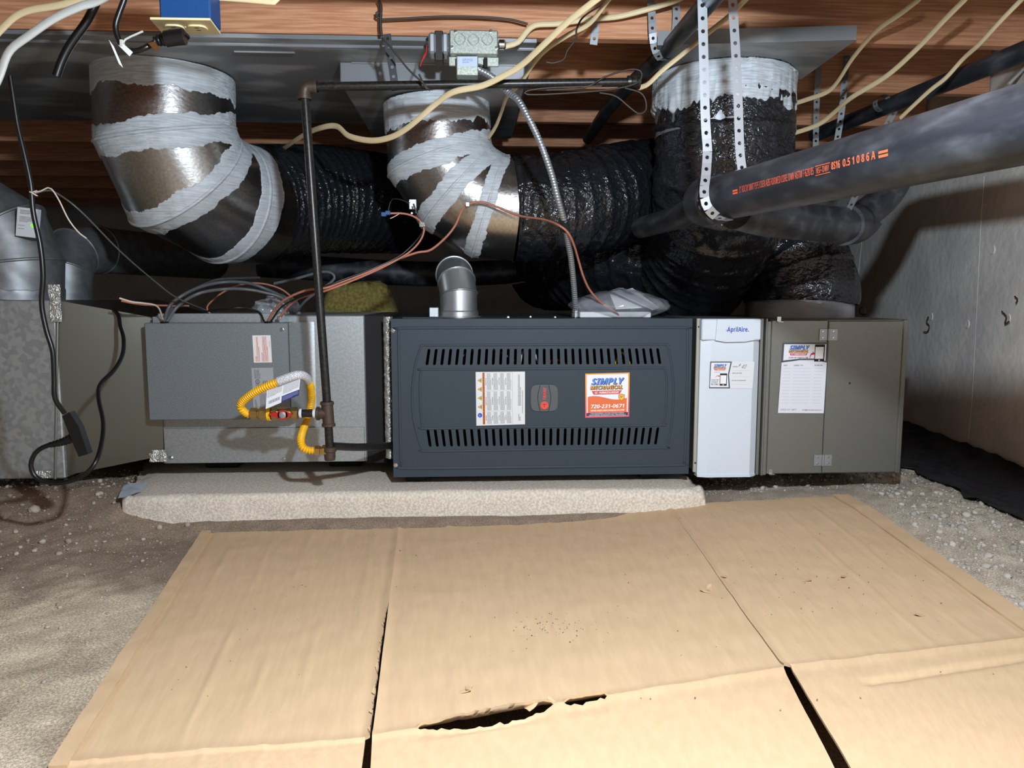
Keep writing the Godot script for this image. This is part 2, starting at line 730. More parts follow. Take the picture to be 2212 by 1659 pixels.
func make_materials():
	var m := mat("dirt", Color(1, 1, 1), 0.97)
	m.albedo_texture = speckle(0.1, Color(0.76, 0.75, 0.73), Color(1, 1, 1), 5, FastNoiseLite.TYPE_SIMPLEX_SMOOTH, 6)
	m.vertex_color_use_as_albedo = true
	tri(m, Vector3.ONE * 3.1)
	m.uv1_world_triplanar = true
	relief(m, bumps(0.22, 5.0, 8, 4), 0.45)
	m = mat("stones", Color(1, 1, 1), 0.95)
	m.vertex_color_use_as_albedo = true
	m = mat("wall_concrete", Color(1, 1, 1), 0.93)
	m.albedo_texture = speckle(0.006, Color(0.82, 0.8, 0.78), Color(0.91, 0.89, 0.86), 11, FastNoiseLite.TYPE_SIMPLEX_SMOOTH, 6)
	tri(m, Vector3(0.8, 0.8, 0.8))
	relief(m, bumps(0.05, 2.0, 12, 5), 0.4)
	m = mat("pad_concrete", Color(1, 1, 1), 0.95)
	m.albedo_texture = speckle(0.09, Color(0.79, 0.745, 0.68), Color(0.93, 0.89, 0.83), 14, FastNoiseLite.TYPE_SIMPLEX_SMOOTH, 6)
	tri(m, Vector3.ONE * 2.2)
	relief(m, bumps(0.2, 4.0, 15, 5), 0.5)
	m = mat("cardboard", Color(1, 1, 1), 0.82)
	m.albedo_texture = speckle(0.01, Color(0.8, 0.678, 0.53), Color(0.822, 0.7, 0.552), 17, FastNoiseLite.TYPE_SIMPLEX_SMOOTH, 5)
	m.uv1_scale = Vector3(6.0, 1.4, 1)
	relief(m, bumps(0.02, 1.6, 18, 4), 0.2)
	m = mat("cardboard_core", Color(0.55, 0.42, 0.28), 0.9)
	m = mat("joist_wood", Color(1, 1, 1), 0.75)
	m.albedo_texture = speckle(0.03, Color(0.7, 0.47, 0.335), Color(0.8, 0.585, 0.44), 21, FastNoiseLite.TYPE_SIMPLEX_SMOOTH, 4)
	tri(m, Vector3(0.35, 7.0, 7.0))
	m = mat("subfloor_wood", Color(0.4, 0.3, 0.22), 0.85)
	m = mat("galvanised", Color(1, 1, 1), 0.45, 0.8)
	m.albedo_texture = speckle(0.08, Color(0.66, 0.68, 0.69), Color(0.72, 0.74, 0.75), 23)
	tri(m, Vector3.ONE * 2.5)
	m = mat("brushed_sheet", Color(1, 1, 1), 0.42, 0.72)
	m.albedo_texture = speckle(0.05, Color(0.52, 0.525, 0.505), Color(0.53, 0.535, 0.515), 24)
	tri(m, Vector3(1.0, 6.0, 1.0))
	m = mat("shaded_sheet", Color(0.44, 0.44, 0.41), 0.34, 1.0)  # galvanised sheet, darkened to carry the shadow lying on the sloped transition
	m = mat("spangled", Color(1, 1, 1), 0.5, 0.7)
	m.albedo_texture = speckle(0.07, Color(0.64, 0.66, 0.66), Color(0.72, 0.74, 0.74), 25, FastNoiseLite.TYPE_CELLULAR)
	tri(m, Vector3.ONE * 2.4)
	m = mat("grainy_sheet", Color(1, 1, 1), 0.55, 0.55)
	m.albedo_texture = speckle(0.3, Color(0.42, 0.45, 0.47), Color(0.58, 0.61, 0.63), 26, FastNoiseLite.TYPE_SIMPLEX_SMOOTH, 4)
	tri(m, Vector3.ONE * 2.6)
	m = mat("duct_sheet", Color(1, 1, 1), 0.26, 1.0)
	m.albedo_texture = speckle(0.06, Color(0.68, 0.67, 0.66), Color(0.78, 0.77, 0.76), 27)
	tri(m, Vector3.ONE * 3.0)
	relief(m, bumps(0.05, 1.2, 28, 4), 0.35)
	m = mat("old_sheet", Color(1, 1, 1), 0.5, 0.75)
	m.albedo_texture = speckle(0.02, Color(0.52, 0.53, 0.54), Color(0.64, 0.65, 0.66), 29)
	tri(m, Vector3.ONE * 2.0)
	m = mat("mastic", Color(1, 1, 1), 0.5)
	m.albedo_texture = speckle(0.02, Color(0.66, 0.68, 0.7), Color(0.78, 0.8, 0.82), 31, FastNoiseLite.TYPE_SIMPLEX_SMOOTH, 5)
	tri(m, Vector3(1.2, 14.0, 1.2))
	relief(m, bumps(0.03, 5.0, 32, 4), 0.8)
	m = mat("smeared_sheet", Color(1, 1, 1), 0.5, 0.15)
	m.albedo_texture = speckle(0.008, Color(0.46, 0.47, 0.48), Color(0.62, 0.63, 0.64), 33, FastNoiseLite.TYPE_SIMPLEX_SMOOTH, 5, 512, [0.4, 0.62])
	tri(m, Vector3(0.5, 1.2, 1.1))
	m = mat("black_film", Color(0.012, 0.013, 0.016).linear_to_srgb(), 0.13)
	m.metallic_specular = 0.6
	tri(m, Vector3.ONE * 4.0)
	relief(m, bumps(0.03, 9.0, 35, 4), 1.1)
	m = mat("abs_plastic", Color(1, 1, 1), 0.48)
	m.albedo_texture = speckle(0.012, Color(0.12, 0.128, 0.15), Color(0.28, 0.288, 0.305), 37, FastNoiseLite.TYPE_SIMPLEX_SMOOTH, 5, 512, [0.45, 0.8])
	tri(m, Vector3(3.0, 3.0, 1.0))
	m = mat("black_iron", Color(1, 1, 1), 0.35, 0.3)
	m.albedo_texture = speckle(0.04, Color(0.1, 0.095, 0.09), Color(0.2, 0.19, 0.18), 39)
	tri(m, Vector3.ONE * 5.0)
	m = mat("iron_fitting", Color(0.3, 0.245, 0.21), 0.5, 0.35)
	m = mat("slate_paint", Color(0.225, 0.262, 0.292), 0.5)
	m.metallic_specular = 0.32
	m = mat("badge_plastic", Color(0.31, 0.325, 0.335), 0.5)
	m = mat("dark_casing", Color(0.2, 0.21, 0.22), 0.55, 0.3)
	m = mat("matte_black", Color(0.07, 0.07, 0.075), 0.8)
	m = mat("white_plastic", Color(0.83, 0.865, 0.9), 0.45)
	m = mat("cream_plastic", Color(0.86, 0.79, 0.6), 0.4)
	m = mat("blue_plastic", Color(0.05, 0.25, 0.46), 0.5)
	m = mat("blue_ink", Color(0.06, 0.2, 0.72), 0.5)
	m = mat("red_plastic", Color(0.72, 0.09, 0.09), 0.4)
	m = mat("red_ink", Color(0.92, 0.27, 0.2), 0.5)
	m = mat("orange_ink", Color(0.95, 0.38, 0.22), 0.6)
	m = mat("beige_jacket", Color(0.82, 0.74, 0.58), 0.5)
	m = mat("white_jacket", Color(0.72, 0.72, 0.7), 0.5)
	m = mat("grey_jacket", Color(0.32, 0.33, 0.34), 0.45)
	m = mat("brown_jacket", Color(0.66, 0.42, 0.34), 0.5)
	m = mat("dark_brown_jacket", Color(0.2, 0.16, 0.14), 0.5)
	m = mat("pale_wire", Color(0.78, 0.72, 0.66), 0.5)
	m = mat("black_rubber", Color(0.06, 0.06, 0.065), 0.35)
	m = mat("brass", Color(0.72, 0.6, 0.38), 0.3, 0.95)
	m = mat("yellow_jacket", Color(0.95, 0.72, 0.06), 0.4)
	m = mat("strap_steel", Color(0.66, 0.68, 0.7), 0.4, 0.75)
	m = mat("box_steel", Color(1, 1, 1), 0.45, 0.6)
	m.albedo_texture = speckle(0.05, Color(0.56, 0.58, 0.55), Color(0.68, 0.69, 0.64), 41)
	tri(m, Vector3.ONE * 6.0)
	m = mat("bright_steel", Color(0.78, 0.79, 0.8), 0.22, 1.0)
	m = mat("flue_steel", Color(0.76, 0.78, 0.79), 0.34, 0.85)
	m = mat("laminations", Color(0.16, 0.13, 0.11), 0.5, 0.3)
	m = mat("foil", Color(0.86, 0.86, 0.84), 0.3, 0.8)
	relief(m, bumps(0.05, 14.0, 43, 4), 1.0)
	tri(m, Vector3.ONE * 6.0)
	m = mat("paper", Color(0.84, 0.85, 0.86), 0.8)
	m = mat("grey_paper", Color(0.6, 0.62, 0.65), 0.75)
	m = mat("clear_film", Color(0.9, 0.92, 0.95, 0.2), 0.1)
	m.transparency = BaseMaterial3D.TRANSPARENCY_ALPHA
	m = mat("glass_wool", Color(1, 1, 1), 1.0)
	m.albedo_texture = speckle(0.03, Color(0.4, 0.36, 0.17), Color(0.56, 0.51, 0.28), 45, FastNoiseLite.TYPE_SIMPLEX_SMOOTH, 5)
	tri(m, Vector3.ONE * 4.0)
	m = mat("ground_film", Color(0.13, 0.13, 0.145), 0.45)
	relief(m, bumps(0.03, 5.0, 47, 4), 0.7)
	tri(m, Vector3.ONE * 3.0)
	m = mat("rust", Color(0.24, 0.17, 0.13), 0.9)
	m = mat("tan_strip", Color(0.68, 0.66, 0.6), 0.5)
	m = mat("lath_wood", Color(0.5, 0.42, 0.3), 0.8)
	m = mat("lamp_glass", Color(1, 1, 1), 0.4)
	m.emission_enabled = true
	m.emission = Color(0.885, 0.948, 1.0)
	m.emission_energy_multiplier = 6.0
	m = mat("green_led", Color(0.3, 0.9, 0.1), 0.4)
	m.emission_enabled = true
	m.emission = Color(0.35, 1.0, 0.1)
	m.emission_energy_multiplier = 1.5

func work_lamp():
	var t := thing("hanging_work_lamp", "bare work lamp hung from a joist above the carton", "lamp")
	part(t, "bulb", lathe([Vector2(0.0, -0.032), Vector2(0.018, -0.027), Vector2(0.029, -0.012), Vector2(0.031, 0.003), Vector2(0.024, 0.022), Vector2(0.014, 0.036)], LAMP, Vector3.UP, 24), M.lamp_glass)
	part(t, "socket", lathe([Vector2(0.014, 0.034), Vector2(0.02, 0.036), Vector2(0.02, 0.08), Vector2(0.008, 0.09), Vector2(0.0, 0.09)], LAMP, Vector3.UP, 20), M.matte_black)
	part(t, "lamp_cord", tube(PackedVector3Array([LAMP + Vector3(0, 0.085, 0), LAMP + Vector3(0.004, 0.25, -0.003), LAMP + Vector3(0.0, 0.41, 0.0)]), 0.004, 6), M.black_rubber)
	settle(t)
	var l := OmniLight3D.new()
	l.name = "work_light"
	l.position = LAMP
	l.light_color = Color(0.885, 0.948, 1.0)
	l.light_energy = 3.25
	l.light_size = 0.03
	l.omni_range = 14.0
	l.omni_attenuation = 2.0
	l.shadow_enabled = true
	add_child(l)

# ---------- the setting ----------
func carton_y(x: float, z: float) -> float:
	return 0.014 + 0.05 * step01(0.1, 1.0, x) * step01(-1.2, -2.05, z)

func ground_y(x: float, z: float) -> float:
	var near := step01(-0.95, -0.6, x) * (1.0 - step01(1.1, 1.35, x)) * step01(-2.3, -2.15, z)
	var hollow := step01(-0.5, -0.25, x) * (1.0 - step01(0.75, 1.0, x)) * step01(-1.75, -1.45, z) * (1.0 - step01(-0.5, -0.3, z))
	var y := carton_y(x, z) - 0.011
	y += 0.085 * step01(-1.75, -2.2, z) * step01(-0.8, -1.0, x)
	y -= 0.08 * hollow
	y += 0.022 * step01(-1.98, -2.06, z) * (1.0 - step01(0.3, 0.6, x)) * step01(-1.0, -0.8, x)
	var p := Vector3(x, 0, z)
	var loose := 1.0 - 0.75 * near
	y += (0.016 * noise3(p, 2.1) + 0.007 * noise3(p, 9.0) + 0.0045 * noise3(p, 31.0)) * loose
	if x > 0.9:
		y += 0.018 * step01(0.95, 1.2, x) * absf(noise3(p + Vector3(9, 0, 3), 11.0)) * loose
	return y

func setting():
	# dirt floor, finely shaped where it is seen
	var xs := [-3.4, -3.0, -2.6, -2.3]
	var x := -2.1
	while x < 1.8:
		xs.append(x)
		x += 0.016
	xs.append_array([1.9, 2.1, 2.3])
	var zs := [2.5, 1.8, 1.2, 0.6, 0.2, -0.2, -0.5]
	var z := -0.7
	while z > -2.7:
		zs.append(z)
		z -= 0.016
	zs.append_array([-2.8, -3.0, -3.4, -4.0, -4.8, -5.6, -6.2])
	var v := PackedVector3Array()
	var soil := PackedColorArray()
	for zz in zs:
		for xx in xs:
			v.append(Vector3(xx, ground_y(xx, zz), zz))
			# brown soil, dry tan crust at the left, grey crushed stone at the right
			var p := Vector3(xx, 0, zz)
			var crust := clampf(0.8 + 1.1 * noise3(p + Vector3(2, 0, 8), 2.2) + 0.8 * noise3(p, 7.0), 0.0, 1.0) * step01(-1.85, -1.5, zz + 0.12 * noise3(p, 3.0)) * step01(-0.4, -0.7, xx)
			var stony := clampf(step01(0.5, 1.0, xx) + 0.5 * noise3(p, 4.0), 0.0, 1.0) * step01(0.2, 0.6, xx)
			var c := Color(0.37, 0.28, 0.205).lerp(Color(0.8, 0.68, 0.5), crust).lerp(Color(0.7, 0.6, 0.48), stony)
			soil.append(c * (1.0 + 0.35 * noise3(p, 24.0)))
	struct("floor", grid(v, xs.size(), zs.size(), false, false, 1.0, 1.0, soil), M.dirt, "bare dirt floor of the crawl space", "floor")
	# loose gravel lying on it
	var sm := SphereMesh.new()
	sm.radius = 1.0
	sm.height = 1.6
	sm.radial_segments = 6
	sm.rings = 3
	var sa := sm.get_mesh_arrays()
	var sv: PackedVector3Array = sa[Mesh.ARRAY_VERTEX]
	for i in sv.size():
		sv[i] *= 1.0 + 0.35 * noise3(sv[i].normalized() + Vector3(4, 4, 4), 1.4)
	sa[Mesh.ARRAY_VERTEX] = sv
	var stone := ArrayMesh.new()
	stone.add_surface_from_arrays(Mesh.PRIMITIVE_TRIANGLES, sa)
	var carton_plan := PackedVector2Array([Vector2(-0.74, -2.04), Vector2(1.17, -2.24), Vector2(1.02, -1.2), Vector2(0.9, -0.5), Vector2(-0.62, -0.5)])
	var places := []
	while places.size() < 15000:
		var px := rng.randf_range(-1.9, 1.75)
		var pz := rng.randf_range(-2.45, -0.85)
		if px < -0.6 and rng.randf() < 0.85 - 0.6 * step01(-1.7, -2.0, pz):
			continue
		if Geometry2D.is_point_in_polygon(Vector2(px, pz), carton_plan) or (px > -0.95 and px < 0.62 and pz < -2.05):
			continue
		places.append(Vector2(px, pz))
	var mm := MultiMesh.new()
	mm.transform_format = MultiMesh.TRANSFORM_3D
	mm.use_colors = true
	mm.mesh = stone
	mm.instance_count = places.size()
	for i in places.size():
		var q: Vector2 = places[i]
		var s := 0.001 + 0.003 * pow(rng.randf(), 3.5) + (0.010 * pow(rng.randf(), 22.0))
		var g := rng.randf_range(0.3, 0.58)
		if noise3(Vector3(q.x, 0, q.y) + Vector3(6, 0, 1), 3.0) > 0.16 and rng.randf() < 0.3:
			s *= 1.7
		if q.x < 0.3:
			s *= 0.75
			g = rng.randf_range(0.26, 0.5)
		var b := Basis.from_euler(Vector3(rng.randf() * 6, rng.randf() * 6, rng.randf() * 6)).scaled(Vector3(s, s * rng.randf_range(0.6, 1.0), s))
		mm.set_instance_transform(i, Transform3D(b, Vector3(q.x, ground_y(q.x, q.y) + s * 0.3, q.y)))
		mm.set_instance_color(i, Color(g * 1.08, g * 0.92, g * 0.74) if q.x < 0.3 else Color(g * 1.05, g * 0.96, g * 0.84))
	var gi := MultiMeshInstance3D.new()
	gi.name = "gravel"
	gi.multimesh = mm
	gi.material_override = M.stones
	tag(gi, "loose gravel and crumbs scattered over the dirt floor", "gravel")
	gi.set_meta("kind", "stuff")
	add_child(gi)
	# concrete wall on the right, at a slight angle
	var wall := func(zz: float) -> float:
		return 1.646 + (-zz - 2.165) * 0.1387
	var w := struct("wall_right", hexa(PackedVector3Array([Vector3(wall.call(2.5), -0.3, 2.5), Vector3(wall.call(2.5), 1.75, 2.5), Vector3(wall.call(-6.2), 1.75, -6.2), Vector3(wall.call(-6.2), -0.3, -6.2)]),
		PackedVector3Array([Vector3(wall.call(2.5) + 0.25, -0.3, 2.5), Vector3(wall.call(2.5) + 0.25, 1.75, 2.5), Vector3(wall.call(-6.2) + 0.25, 1.75, -6.2), Vector3(wall.call(-6.2) + 0.25, -0.3, -6.2)])),
		M.wall_concrete, "poured grey concrete foundation wall at the right", "wall")
	part(w, "form_seam", tube(v3([1.695, 1.025, -2.516, 1.695, 0.844, -2.517, 1.694, 0.5366, -2.507, 1.693, 0.3021, -2.501, 1.694, 0.077, -2.51]), 0.0016, 5, 0.03), M.wall_concrete)
	part(w, "form_seam", tube(v3([1.831, 1.342, -3.495, 1.844, 0.8942, -3.594, 1.849, 0.6336, -3.631]), 0.0016, 5, 0.03), M.wall_concrete)
	for q in [v3([1.739, 0.554, -2.835, 1.741, 0.5327, -2.848, 1.737, 0.5194, -2.823, 1.739, 0.498, -2.835, 1.744, 0.4948, -2.87]), v3([1.833, 0.5816, -3.516, 1.838, 0.5725, -3.55, 1.836, 0.5511, -3.535, 1.828, 0.5479, -3.477]), v3([1.669, 0.5827, -2.334, 1.665, 0.566, -2.306, 1.667, 0.5429, -2.313, 1.663, 0.5522, -2.289]), v3([1.66, 0.6286, -2.268, 1.658, 0.6202, -2.253, 1.659, 0.6076, -2.259])]:
		var off: PackedVector3Array = q
		for i in off.size():
			off[i] += Vector3(-0.012, 0, 0)
		part(w, "tie_wire", tube(off, 0.0022, 5, 0.006), M.rust)
	for q in [v3([1.739, 0.554, -2.835]), v3([1.667, 0.5601, -2.315]), v3([1.833, 0.5687, -3.515]), v3([1.683, 0.7777, -2.431]), v3([1.701, 0.5348, -2.562])]:
		part(w, "tie_patch", lathe([Vector2(0.016, -0.002), Vector2(0.014, 0.003), Vector2(0.0, 0.002)], q[0], Vector3(-0.99, 0, -0.137), 9), M.wall_concrete)
	struct("wall_back", box(Vector3(-3.6, -0.3, -6.2), Vector3(2.5, 1.75, -6.4)), M.wall_concrete, "far foundation wall behind the ducts", "wall")
	struct("wall_left", box(Vector3(-3.4, -0.3, -6.2), Vector3(-3.6, 1.75, 2.5)), M.wall_concrete, "foundation wall far to the left", "wall")
	struct("wall_front", box(Vector3(-3.6, -0.3, 2.5), Vector3(1.3, 1.75, 2.7)), M.wall_concrete, "foundation wall behind the viewer", "wall")
	var c := struct("ceiling", box(Vector3(-3.6, 1.515, 2.7), Vector3(2.5, 1.54, -6.4)), M.subfloor_wood, "subfloor boards over the crawl space", "ceiling")
	for k in 18:
		var zf := -2.03 + 0.465 * (9 - k)
		if zf < -6.1 or zf > 2.4:
			continue
		part(c, "joist", box(Vector3(-3.4, 1.28, zf), Vector3(wall.call(zf) - 0.01, 1.515, zf - 0.038), 0.003), M.joist_wood)

# ---------- pad and carton ----------
func patch(f: Callable, nu: int, nv: int, thick: float) -> ArrayMesh:
	var top := PackedVector3Array()
	var low := PackedVector3Array()
	for j in nv:
		for i in nu:
			var q: Vector3 = f.call(float(i) / (nu - 1), float(j) / (nv - 1))
			top.append(q)
			low.append(q - Vector3(0, thick, 0))
	var list := [grid(top, nu, nv, false, false), grid(low, nu, nv, false, true)]
	for e in 4:
		var s := PackedVector3Array()
		var n := nu if e < 2 else nv
		for r in 2:
			for i in n:
				var k := i if e == 0 else (nv - 1) * nu + i if e == 1 else i * nu if e == 2 else i * nu + nu - 1
				s.append(top[k] if r == 0 else low[k])
		list.append(grid(s, n, 2, false, e == 1 or e == 2))
	return join(list)

func pad_and_carton():
	# cast pad with broken edges
	var prof := []
	for i in 10:
		prof.append(Vector2(-2.05 - 0.004 * i / 9.0, -0.06 + 0.135 * i / 9.0))
	for i in 5:
		var a := PI / 2 * (i + 1) / 5.0
		prof.append(Vector2(-2.054 - 0.02 * (1 - cos(a)), 0.075 + 0.02 * sin(a)))
	for i in 30:
		prof.append(Vector2(-2.074 - 0.9 * pow((i + 1) / 30.0, 1.4), 0.095))
	prof.append(Vector2(-2.98, -0.06))
	var rows := 150
	var v := PackedVector3Array()
	for j in rows + 2:
		var u := clampf((j - 1) / float(rows - 1), 0, 1)
		for i in prof.size():
			var q: Vector2 = prof[i]
			var x := lerpf(-0.935, 0.645, u)
			if j == 0 or j == rows + 1:
				v.append(Vector3(x + (-0.012 if j == 0 else 0.012), -0.06, clampf(q.x, -2.95, -2.07)))
				continue
			var end := (1.0 - step01(0.0, 0.035, u)) + step01(0.965, 1.0, u)
			var p := Vector3(x, q.y, q.x)
			var nb := noise3(p, 5.0) * 0.010 + noise3(p, 19.0) * 0.003 + noise3(p, 60.0) * 0.0012
			var zz := q.x + nb * (1.0 if i < 15 else 0.2) - 0.02 * sin(u * PI) - 0.01 * end * (1.0 if i < 15 else 0.4)
			var yy := q.y - 0.02 * end * absf(noise3(p, 12.0)) * 2.0
			if i >= 14 and i < 45:
				yy += noise3(p, 40.0) * 0.0018
			x += (nb * 2.0 - 0.13 * clampf((-2.07 - q.x) / 0.45, 0, 1) * (1.0 - u)) * (1.0 if u < 0.5 else 0.3)
			v.append(Vector3(x, yy, zz))
	single("concrete_pad", grid(v, prof.size(), rows + 2, false, true), M.pad_concrete, "low cast concrete pad under the furnace and coil case", "concrete pad")

	# one big carton laid flat: three panels and their flaps
	var t := thing("flattened_carton", "large flattened brown cardboard carton covering the dirt floor", "carton")
	var corner := [v3([-0.6988, 0.014, -1.994, -0.1976, 0.014, -2.009, -0.1409, 0.014, -1.014, -0.5491, 0.014, -0.9771]), v3([-0.1976, 0.014, -2.009, 0.5477, 0.0388, -2.082, 0.5093, 0.014, -1.18, -0.1415, 0.014, -1.019]), v3([0.5477, 0.0388, -2.082, 1.056, 0.064, -2.076, 1.061, 0.0153, -1.28, 0.5126, 0.014, -1.188])]
	var wave := func(x: float, z: float) -> float:
		var p := Vector3(x, 0, z)
		return carton_y(x, z) + 0.004 * noise3(p, 2.7) + 0.0012 * noise3(p, 11.0)
	var quad := func(c: PackedVector3Array, u: float, w: float) -> Vector3:
		return c[0].lerp(c[1], u).lerp(c[3].lerp(c[2], u), w)
	var torn := func(u: float) -> float:
		var g := 0.0
		if u > 0.1 and u < 0.4:
			g = 0.034 * pow(sin(PI * pow((u - 0.1) / 0.3, 1.35)), 0.8)
		elif u > 0.43 and u < 0.53:
			g = 0.010 * sin(PI * (u - 0.43) / 0.1)
		return g
	for k in 3:
		var c: PackedVector3Array = corner[k]
		part(t, "panel", patch(func(u: float, w: float) -> Vector3:
			var q: Vector3 = quad.call(c, u, w)
			q.y = wave.call(q.x, q.z)
			var wide := c[3].distance_to(c[2])
			var e := minf(u, 1.0 - u) * wide
			q.y += 0.003 * exp(-pow(e / 0.006, 2.0)) - 0.0018 * exp(-pow((e - 0.016) / 0.006, 2.0))
			q.y += 0.004 * exp(-pow((1.0 - w) * 0.9 / 0.01, 2.0))
			for s in [0.18, 0.37, 0.55, 0.72, 0.88]:
				q.y += 0.0022 * exp(-pow((u - s - 0.01 * noise3(Vector3(w * 2.0, s * 9.0 + k * 3.0, 0), 1.0)) * wide / 0.006, 2.0)) * clampf(0.5 + 1.5 * noise3(Vector3(w * 1.5, s * 5.0, k), 1.0), 0, 1)
			if k == 1 and w > 0.999:
				var g: float = torn.call(u)
				if g > 0.0:
					var j := 0.006 * noise3(Vector3(u * 60.0, 0, 0), 1.0)
					q += Vector3(0, 0.006, -g * 0.25 + j)
			if k == 0 and u > 0.999 and w > 0.5:
				q.x -= (0.012 * absf(noise3(Vector3(0, w * 26.0, 4), 1.0)) + 0.003) * step01(0.5, 0.6, w)
			return q, 110, 110, 0.004), M.cardboard)
	var flap := [v3([-0.5496, 0.014, -0.9781, -0.1504, 0.014, -1.014, -0.1432, 0.014, -0.8906, -0.5492, 0.014, -0.8777]), v3([-0.1417, 0.014, -1.02, 0.5092, 0.014, -1.182, 0.4551, 0.014, -0.8011, -0.123, 0.014, -0.8236]), v3([0.5245, 0.014, -1.192, 1.064, 0.0153, -1.282, 0.8524, 0.014, -0.8564, 0.4795, 0.014, -0.8238])]
	for k in 3:
		var c: PackedVector3Array = flap[k]
		part(t, "flap", patch(func(u: float, w: float) -> Vector3:
			var q: Vector3 = quad.call(c, u, w)
			q.y = wave.call(q.x, q.z) + 0.004 * exp(-pow(w * 0.3 / 0.01, 2.0)) - 0.012 * w * (1.0 if k == 1 else 0.4)
			var wide := c[0].distance_to(c[1])
			for s in [0.12, 0.3, 0.47, 0.66, 0.85]:
				q.y += 0.0012 * exp(-pow((u - s) * wide / 0.006, 2.0)) * clampf(0.5 + 1.5 * noise3(Vector3(w, s * 7.0, k + 4), 1.0), 0, 1)
			if k == 2:
				var line := w - (0.22 - 0.09 * u)
				q.y -= 0.006 * exp(-pow(line / 0.022, 2.0)) * step01(0.18, 0.24, u)
			if k == 1 and w < 0.15:
				var g: float = torn.call(u)
				if g > 0.0:
					var j := 0.008 * noise3(Vector3(u * 55.0, 7, 0), 1.0) + 0.004 * noise3(Vector3(u * 190.0, 3, 0), 1.0)
					q += Vector3(0, -0.004, g * 0.8 + j) * (1.0 - w / 0.15)
			return q, 110, 60, 0.004), M.cardboard)
	part(t, "folded_edge", patch(func(u: float, w: float) -> Vector3:
		var a: PackedVector3Array = v3([-0.7073, 0.014, -1.995, -0.5526, 0.014, -0.9682])
		var q := a[0].lerp(a[1], w) + Vector3(0.024, 0, 0) * u
		q.y = wave.call(q.x, q.z) + 0.006 + 0.002 * noise3(q, 14.0)
		return q, 5, 90, 0.004), M.cardboard)
	part(t, "folded_edge", patch(func(u: float, w: float) -> Vector3:
		var a: PackedVector3Array = v3([1.064, 0.064, -2.081, 1.053, 0.0147, -1.259])
		var q := a[0].lerp(a[1], w) + Vector3(-0.045, 0, 0) * u
		q.y = wave.call(q.x, q.z) + 0.005 + 0.002 * noise3(q, 10.0)
		return q, 5, 90, 0.004), M.cardboard)
	# scuffed-up flakes of the top paper
	var flakes: PackedVector3Array = v3([-0.0146, 0.014, -1.137, -0.0081, 0.014, -1.145, 0.4777, 0.0195, -1.503, 0.4908, 0.0204, -1.521, 0.7046, 0.0271, -1.54, 0.7908, 0.0299, -1.55, 0.1199, 0.014, -1.091, 0.0869, 0.014, -1.08, 0.5372, 0.024, -1.579, 0.8525, 0.019, -1.373])
	for i in flakes.size():
		var c0 := flakes[i]
		var turn := i * 1.7
		part(t, "torn_flake", patch(func(u: float, w: float) -> Vector3:
			var l := Vector2((u - 0.5) * 0.022, (w - 0.5) * 0.012 * (1.0 - 0.5 * u)).rotated(turn)
			var x := c0.x + l.x
			var z := c0.z + l.y
			return Vector3(x, wave.call(x, z) + 0.0012 + 0.005 * u * u + 0.0015 * noise3(Vector3(x, i, z), 90.0), z), 7, 5, 0.0008), M.cardboard)
	settle(t)
	# grit on the carton
	var gm := BoxMesh.new()
	gm.size = Vector3(1, 0.7, 1)
	var mm := MultiMesh.new()
	mm.transform_format = MultiMesh.TRANSFORM_3D
	mm.use_colors = true
	mm.mesh = gm
	mm.instance_count = 260
	for i in 260:
		var p := Vector3(rng.randf_range(-0.5, 0.95), 0, rng.randf_range(-2.0, -1.05))
		if i < 90:
			p = Vector3(0.16 + rng.randfn(0, 0.05), 0, -1.37 + rng.randfn(0, 0.03))
		elif i < 160:
			p = Vector3(0.78 + rng.randfn(0, 0.12), 0, -1.55 + rng.randfn(0, 0.12))
		p.y = wave.call(p.x, p.z) + 0.0012
		var s := rng.randf_range(0.0006, 0.0022)
		mm.set_instance_transform(i, Transform3D(Basis.from_euler(Vector3(rng.randf(), rng.randf() * 6, rng.randf())).scaled(Vector3.ONE * s), p))
		var g := rng.randf_range(0.08, 0.5)
		mm.set_instance_color(i, Color(g, g * 0.88, g * 0.7))
	var gi := MultiMeshInstance3D.new()
	gi.name = "grit"
	gi.multimesh = mm
	gi.material_override = M.stones
	tag(gi, "fine grit and crumbs lying on the flattened carton", "grit")
	gi.set_meta("kind", "stuff")
	add_child(gi)

# ---------- furnace ----------
func logo(im: Image, x: float, y: float, w: float):
	# two slanted words over a ribbon
	var h := w * 0.33
	var navy := Color(0.08, 0.12, 0.25)
	for o in [Vector2(-1, 0), Vector2(1, 0), Vector2(0, 1), Vector2(0, -1), Vector2(2, 2), Vector2(1, 1)]:
		var d: Vector2 = o * w * 0.008
		write(im, "SIMPLY", x + w * 0.03 + d.x, y + d.y, w * 0.97, h * 0.54, navy, true, 0.3)
		write(im, "MECHANICAL", x + d.x, y + h * 0.64 + d.y, w * 0.97, h * 0.34, navy, true, 0.2)
	write(im, "SIMPLY", x + w * 0.03, y, w * 0.97, h * 0.54, Color(0.35, 0.58, 0.93), true, 0.3)
	write(im, "MECHANICAL", x, y + h * 0.64, w * 0.97, h * 0.34, Color(0.98, 0.68, 0.25), true, 0.2)
	raster_poly(im, PackedVector2Array([Vector2(x + w * 0.04, y + h * 1.1), Vector2(x + w * 0.94, y + h * 1.1), Vector2(x + w * 0.87, y + h * 1.44), Vector2(x + w * 0.1, y + h * 1.44)]), Color(0.82, 0.33, 0.31))
	write(im, "AC - FURNACE & BOILER", x + w * 0.13, y + h * 1.18, w * 0.72, h * 0.18, Color.WHITE, true, 0.2)

